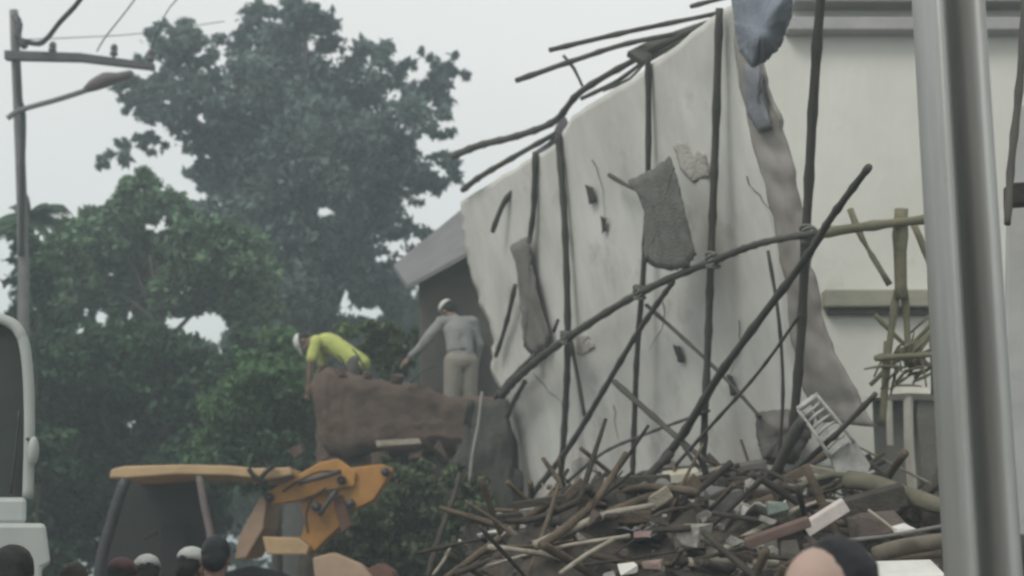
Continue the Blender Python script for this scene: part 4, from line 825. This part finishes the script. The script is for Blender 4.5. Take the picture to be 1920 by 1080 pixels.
# many small loose pieces on the heap
SG, LG, BG = 'loose sticks in the rubble heap', 'loose stones in the rubble heap', 'broken planks in the rubble heap'
def spot():
    for _ in range(200):
        Y = random.uniform(6.0, 9.4); x = random.uniform(-.5, 3.4)
        h = hmound(x, Y); px, py = proj([[x, Y, h + .05]])
        if 850 < px[0] < 1775 and 880 < py[0] < 1120: return x, Y, h
    return x, Y, h
for i in range(210):
    x, Y, h = spot(); L = random.uniform(.3, 1.3); a = random.uniform(0, math.pi); tl = random.gauss(0, .4); d = Vector((math.cos(a) * math.cos(tl), math.sin(a) * math.cos(tl) * .6, math.sin(tl))) * L / 2
    c = Vector((x, Y, h + random.uniform(.02, .14))); r = random.uniform(.006, .027); mb = MB(); bend = Vector((random.uniform(-.05, .05), 0, random.uniform(-.05, .07)))
    mb.tube([c - d, c + bend, c + d], [r, r * .9, r * .6], 7, sub=4, wob=.12); k = random.random()
    if k < .52: m, lb = wood_d, 'dark thin stick tangled among others in the rubble heap'
    elif k < .90: m, lb = wood_m, 'brown thin stick tangled among others in the rubble heap'
    else: m, lb = wood_p, 'pale thin stick tangled among others in the rubble heap'
    tag(mb.build('stick', m), lb, 'stick', SG + ', ' + lb.split()[0])
for i in range(115):
    x, Y, h = spot(); q = proj([[x, Y, h + .04]]); k = random.random(); w = random.uniform(10, 34) if i > 45 else random.uniform(26, 56)
    m, lb = (stone_d, 'dark broken lump lying loose on the rubble heap') if k < .5 else (stone_m, 'pale mortar lump lying loose on the rubble heap')
    chunk(lb, q[0][0], q[1][0], Y, w, m, group=LG + ', ' + lb.split()[0], sq=(1, random.uniform(.6, 1), random.uniform(.4, .8)))
for i in range(66):
    x, Y, h = spot(); q = proj([[x, Y, h + random.uniform(.03, .12)]]); a = random.gauss(-.25, .5); L = random.uniform(30, 110); dx, dy = math.cos(a) * L / 2, math.sin(a) * L / 2; X, Yy = q[0][0], q[1][0]
    k = random.random(); m, lb = (wood_d, 'dark broken plank lying loose on the rubble heap') if k < .5 else (wood_m, 'brown broken plank lying loose on the rubble heap') if k < .93 else (wood_p, 'pale broken plank lying loose on the rubble heap')
    plank(lb, (X - dx, Yy - dy), (X + dx, Yy + dy), random.uniform(8, 30), (Y, Y + random.uniform(-.15, .15)), .03, m, group=BG + ', ' + lb.split()[0])
for i in range(50):
    for _ in range(60):
        x, Y, h = spot(); q = proj([[x, Y, h + .07]]); X, Yp = q[0][0], q[1][0]
        if ((X - 1330) / 110) ** 2 + ((Yp - 980) / 60) ** 2 < 1 or ((X - 1160) / 120) ** 2 + ((Yp - 1060) / 30) ** 2 < 1: break
    chunk('pale mortar lump lying loose on the rubble heap', X, Yp, Y, random.uniform(9, 30), stone_m, group=LG + ', pale', sq=(1, random.uniform(.6, 1), random.uniform(.4, .8)))
for i in range(16):                                       # crumpled cloth and sheet scraps
    x, Y, h = spot(); L = random.uniform(.12, .34); n_ = 9; vs, fs = [], []; s0 = Vector((random.uniform(0, 99), 0, 0)); a = random.uniform(0, 6)
    for j in range(n_):
        for k in range(n_):
            u, v = (k / (n_ - 1) - .5) * L, (j / (n_ - 1) - .5) * L * .8; q = Vector((u, v, 0)) * 7 + s0
            p = Vector((u + .05 * noise.noise(q * 1.7), v, .10 + .10 * noise.noise(q) + .05 * noise.noise(q * 2.3))); p.rotate(Matrix.Rotation(a, 3, 'Z')); vs.append(p + Vector((x, Y, h)))
    for j in range(n_ - 1):
        for k in range(n_ - 1): b = j * n_ + k; fs.append((b, b + 1, b + n_ + 1, b + n_))
    mb = MB(); mb.add(vs, fs, True); m, lb = ((mat('scrap_white', (.5, .49, .46), (.34, .33, .31)), 'crumpled pale scrap lying on the rubble heap'), (mat('scrap_grey', (.2, .2, .2), (.12, .12, .12)), 'crumpled grey scrap lying on the rubble heap'), (mat('scrap_dark', (.06, .065, .075), (.04, .04, .05)), 'crumpled dark scrap lying on the rubble heap'))[i % 3]
    o = mb.build('crumpled_scrap', m); sd = o.modifiers.new('thick', 'SOLIDIFY'); sd.thickness = .006; tag(o, lb, 'scrap', 'crumpled scraps on the rubble heap, ' + lb.split()[1])
# fine crumbs: nobody could count them
vs, fs = [], []
for i in range(2600):
    x, Y = random.uniform(-.9, 4.5), random.uniform(5.0, 12); h = hmound(x, Y)
    if h < .2: continue
    r = random.uniform(.006, .03) * (1 + 1.5 * (random.random() < .1)); k = len(vs); c = Vector((x, Y, h + r * .3))
    vs += [c + Vector([random.uniform(.4, 1) * r * s for s in sg]) for sg in ((-1, -1, -1), (1, -1, -1), (1, 1, -1), (-1, 1, -1), (-1, -1, 1), (1, -1, 1), (1, 1, 1), (-1, 1, 1))]
    fs += [tuple(k + j for j in f) for f in ((0, 3, 2, 1), (4, 5, 6, 7), (0, 1, 5, 4), (1, 2, 6, 5), (2, 3, 7, 6), (3, 0, 4, 7))]
mb = MB(); mb.add(vs, fs); tag(mb.build('crumbled_rubble', mat('crumbs', (.22, .2, .175), (.06, .054, .048), scale=2, bump=0, island=.5)), kind='stuff')
haze(.0068)
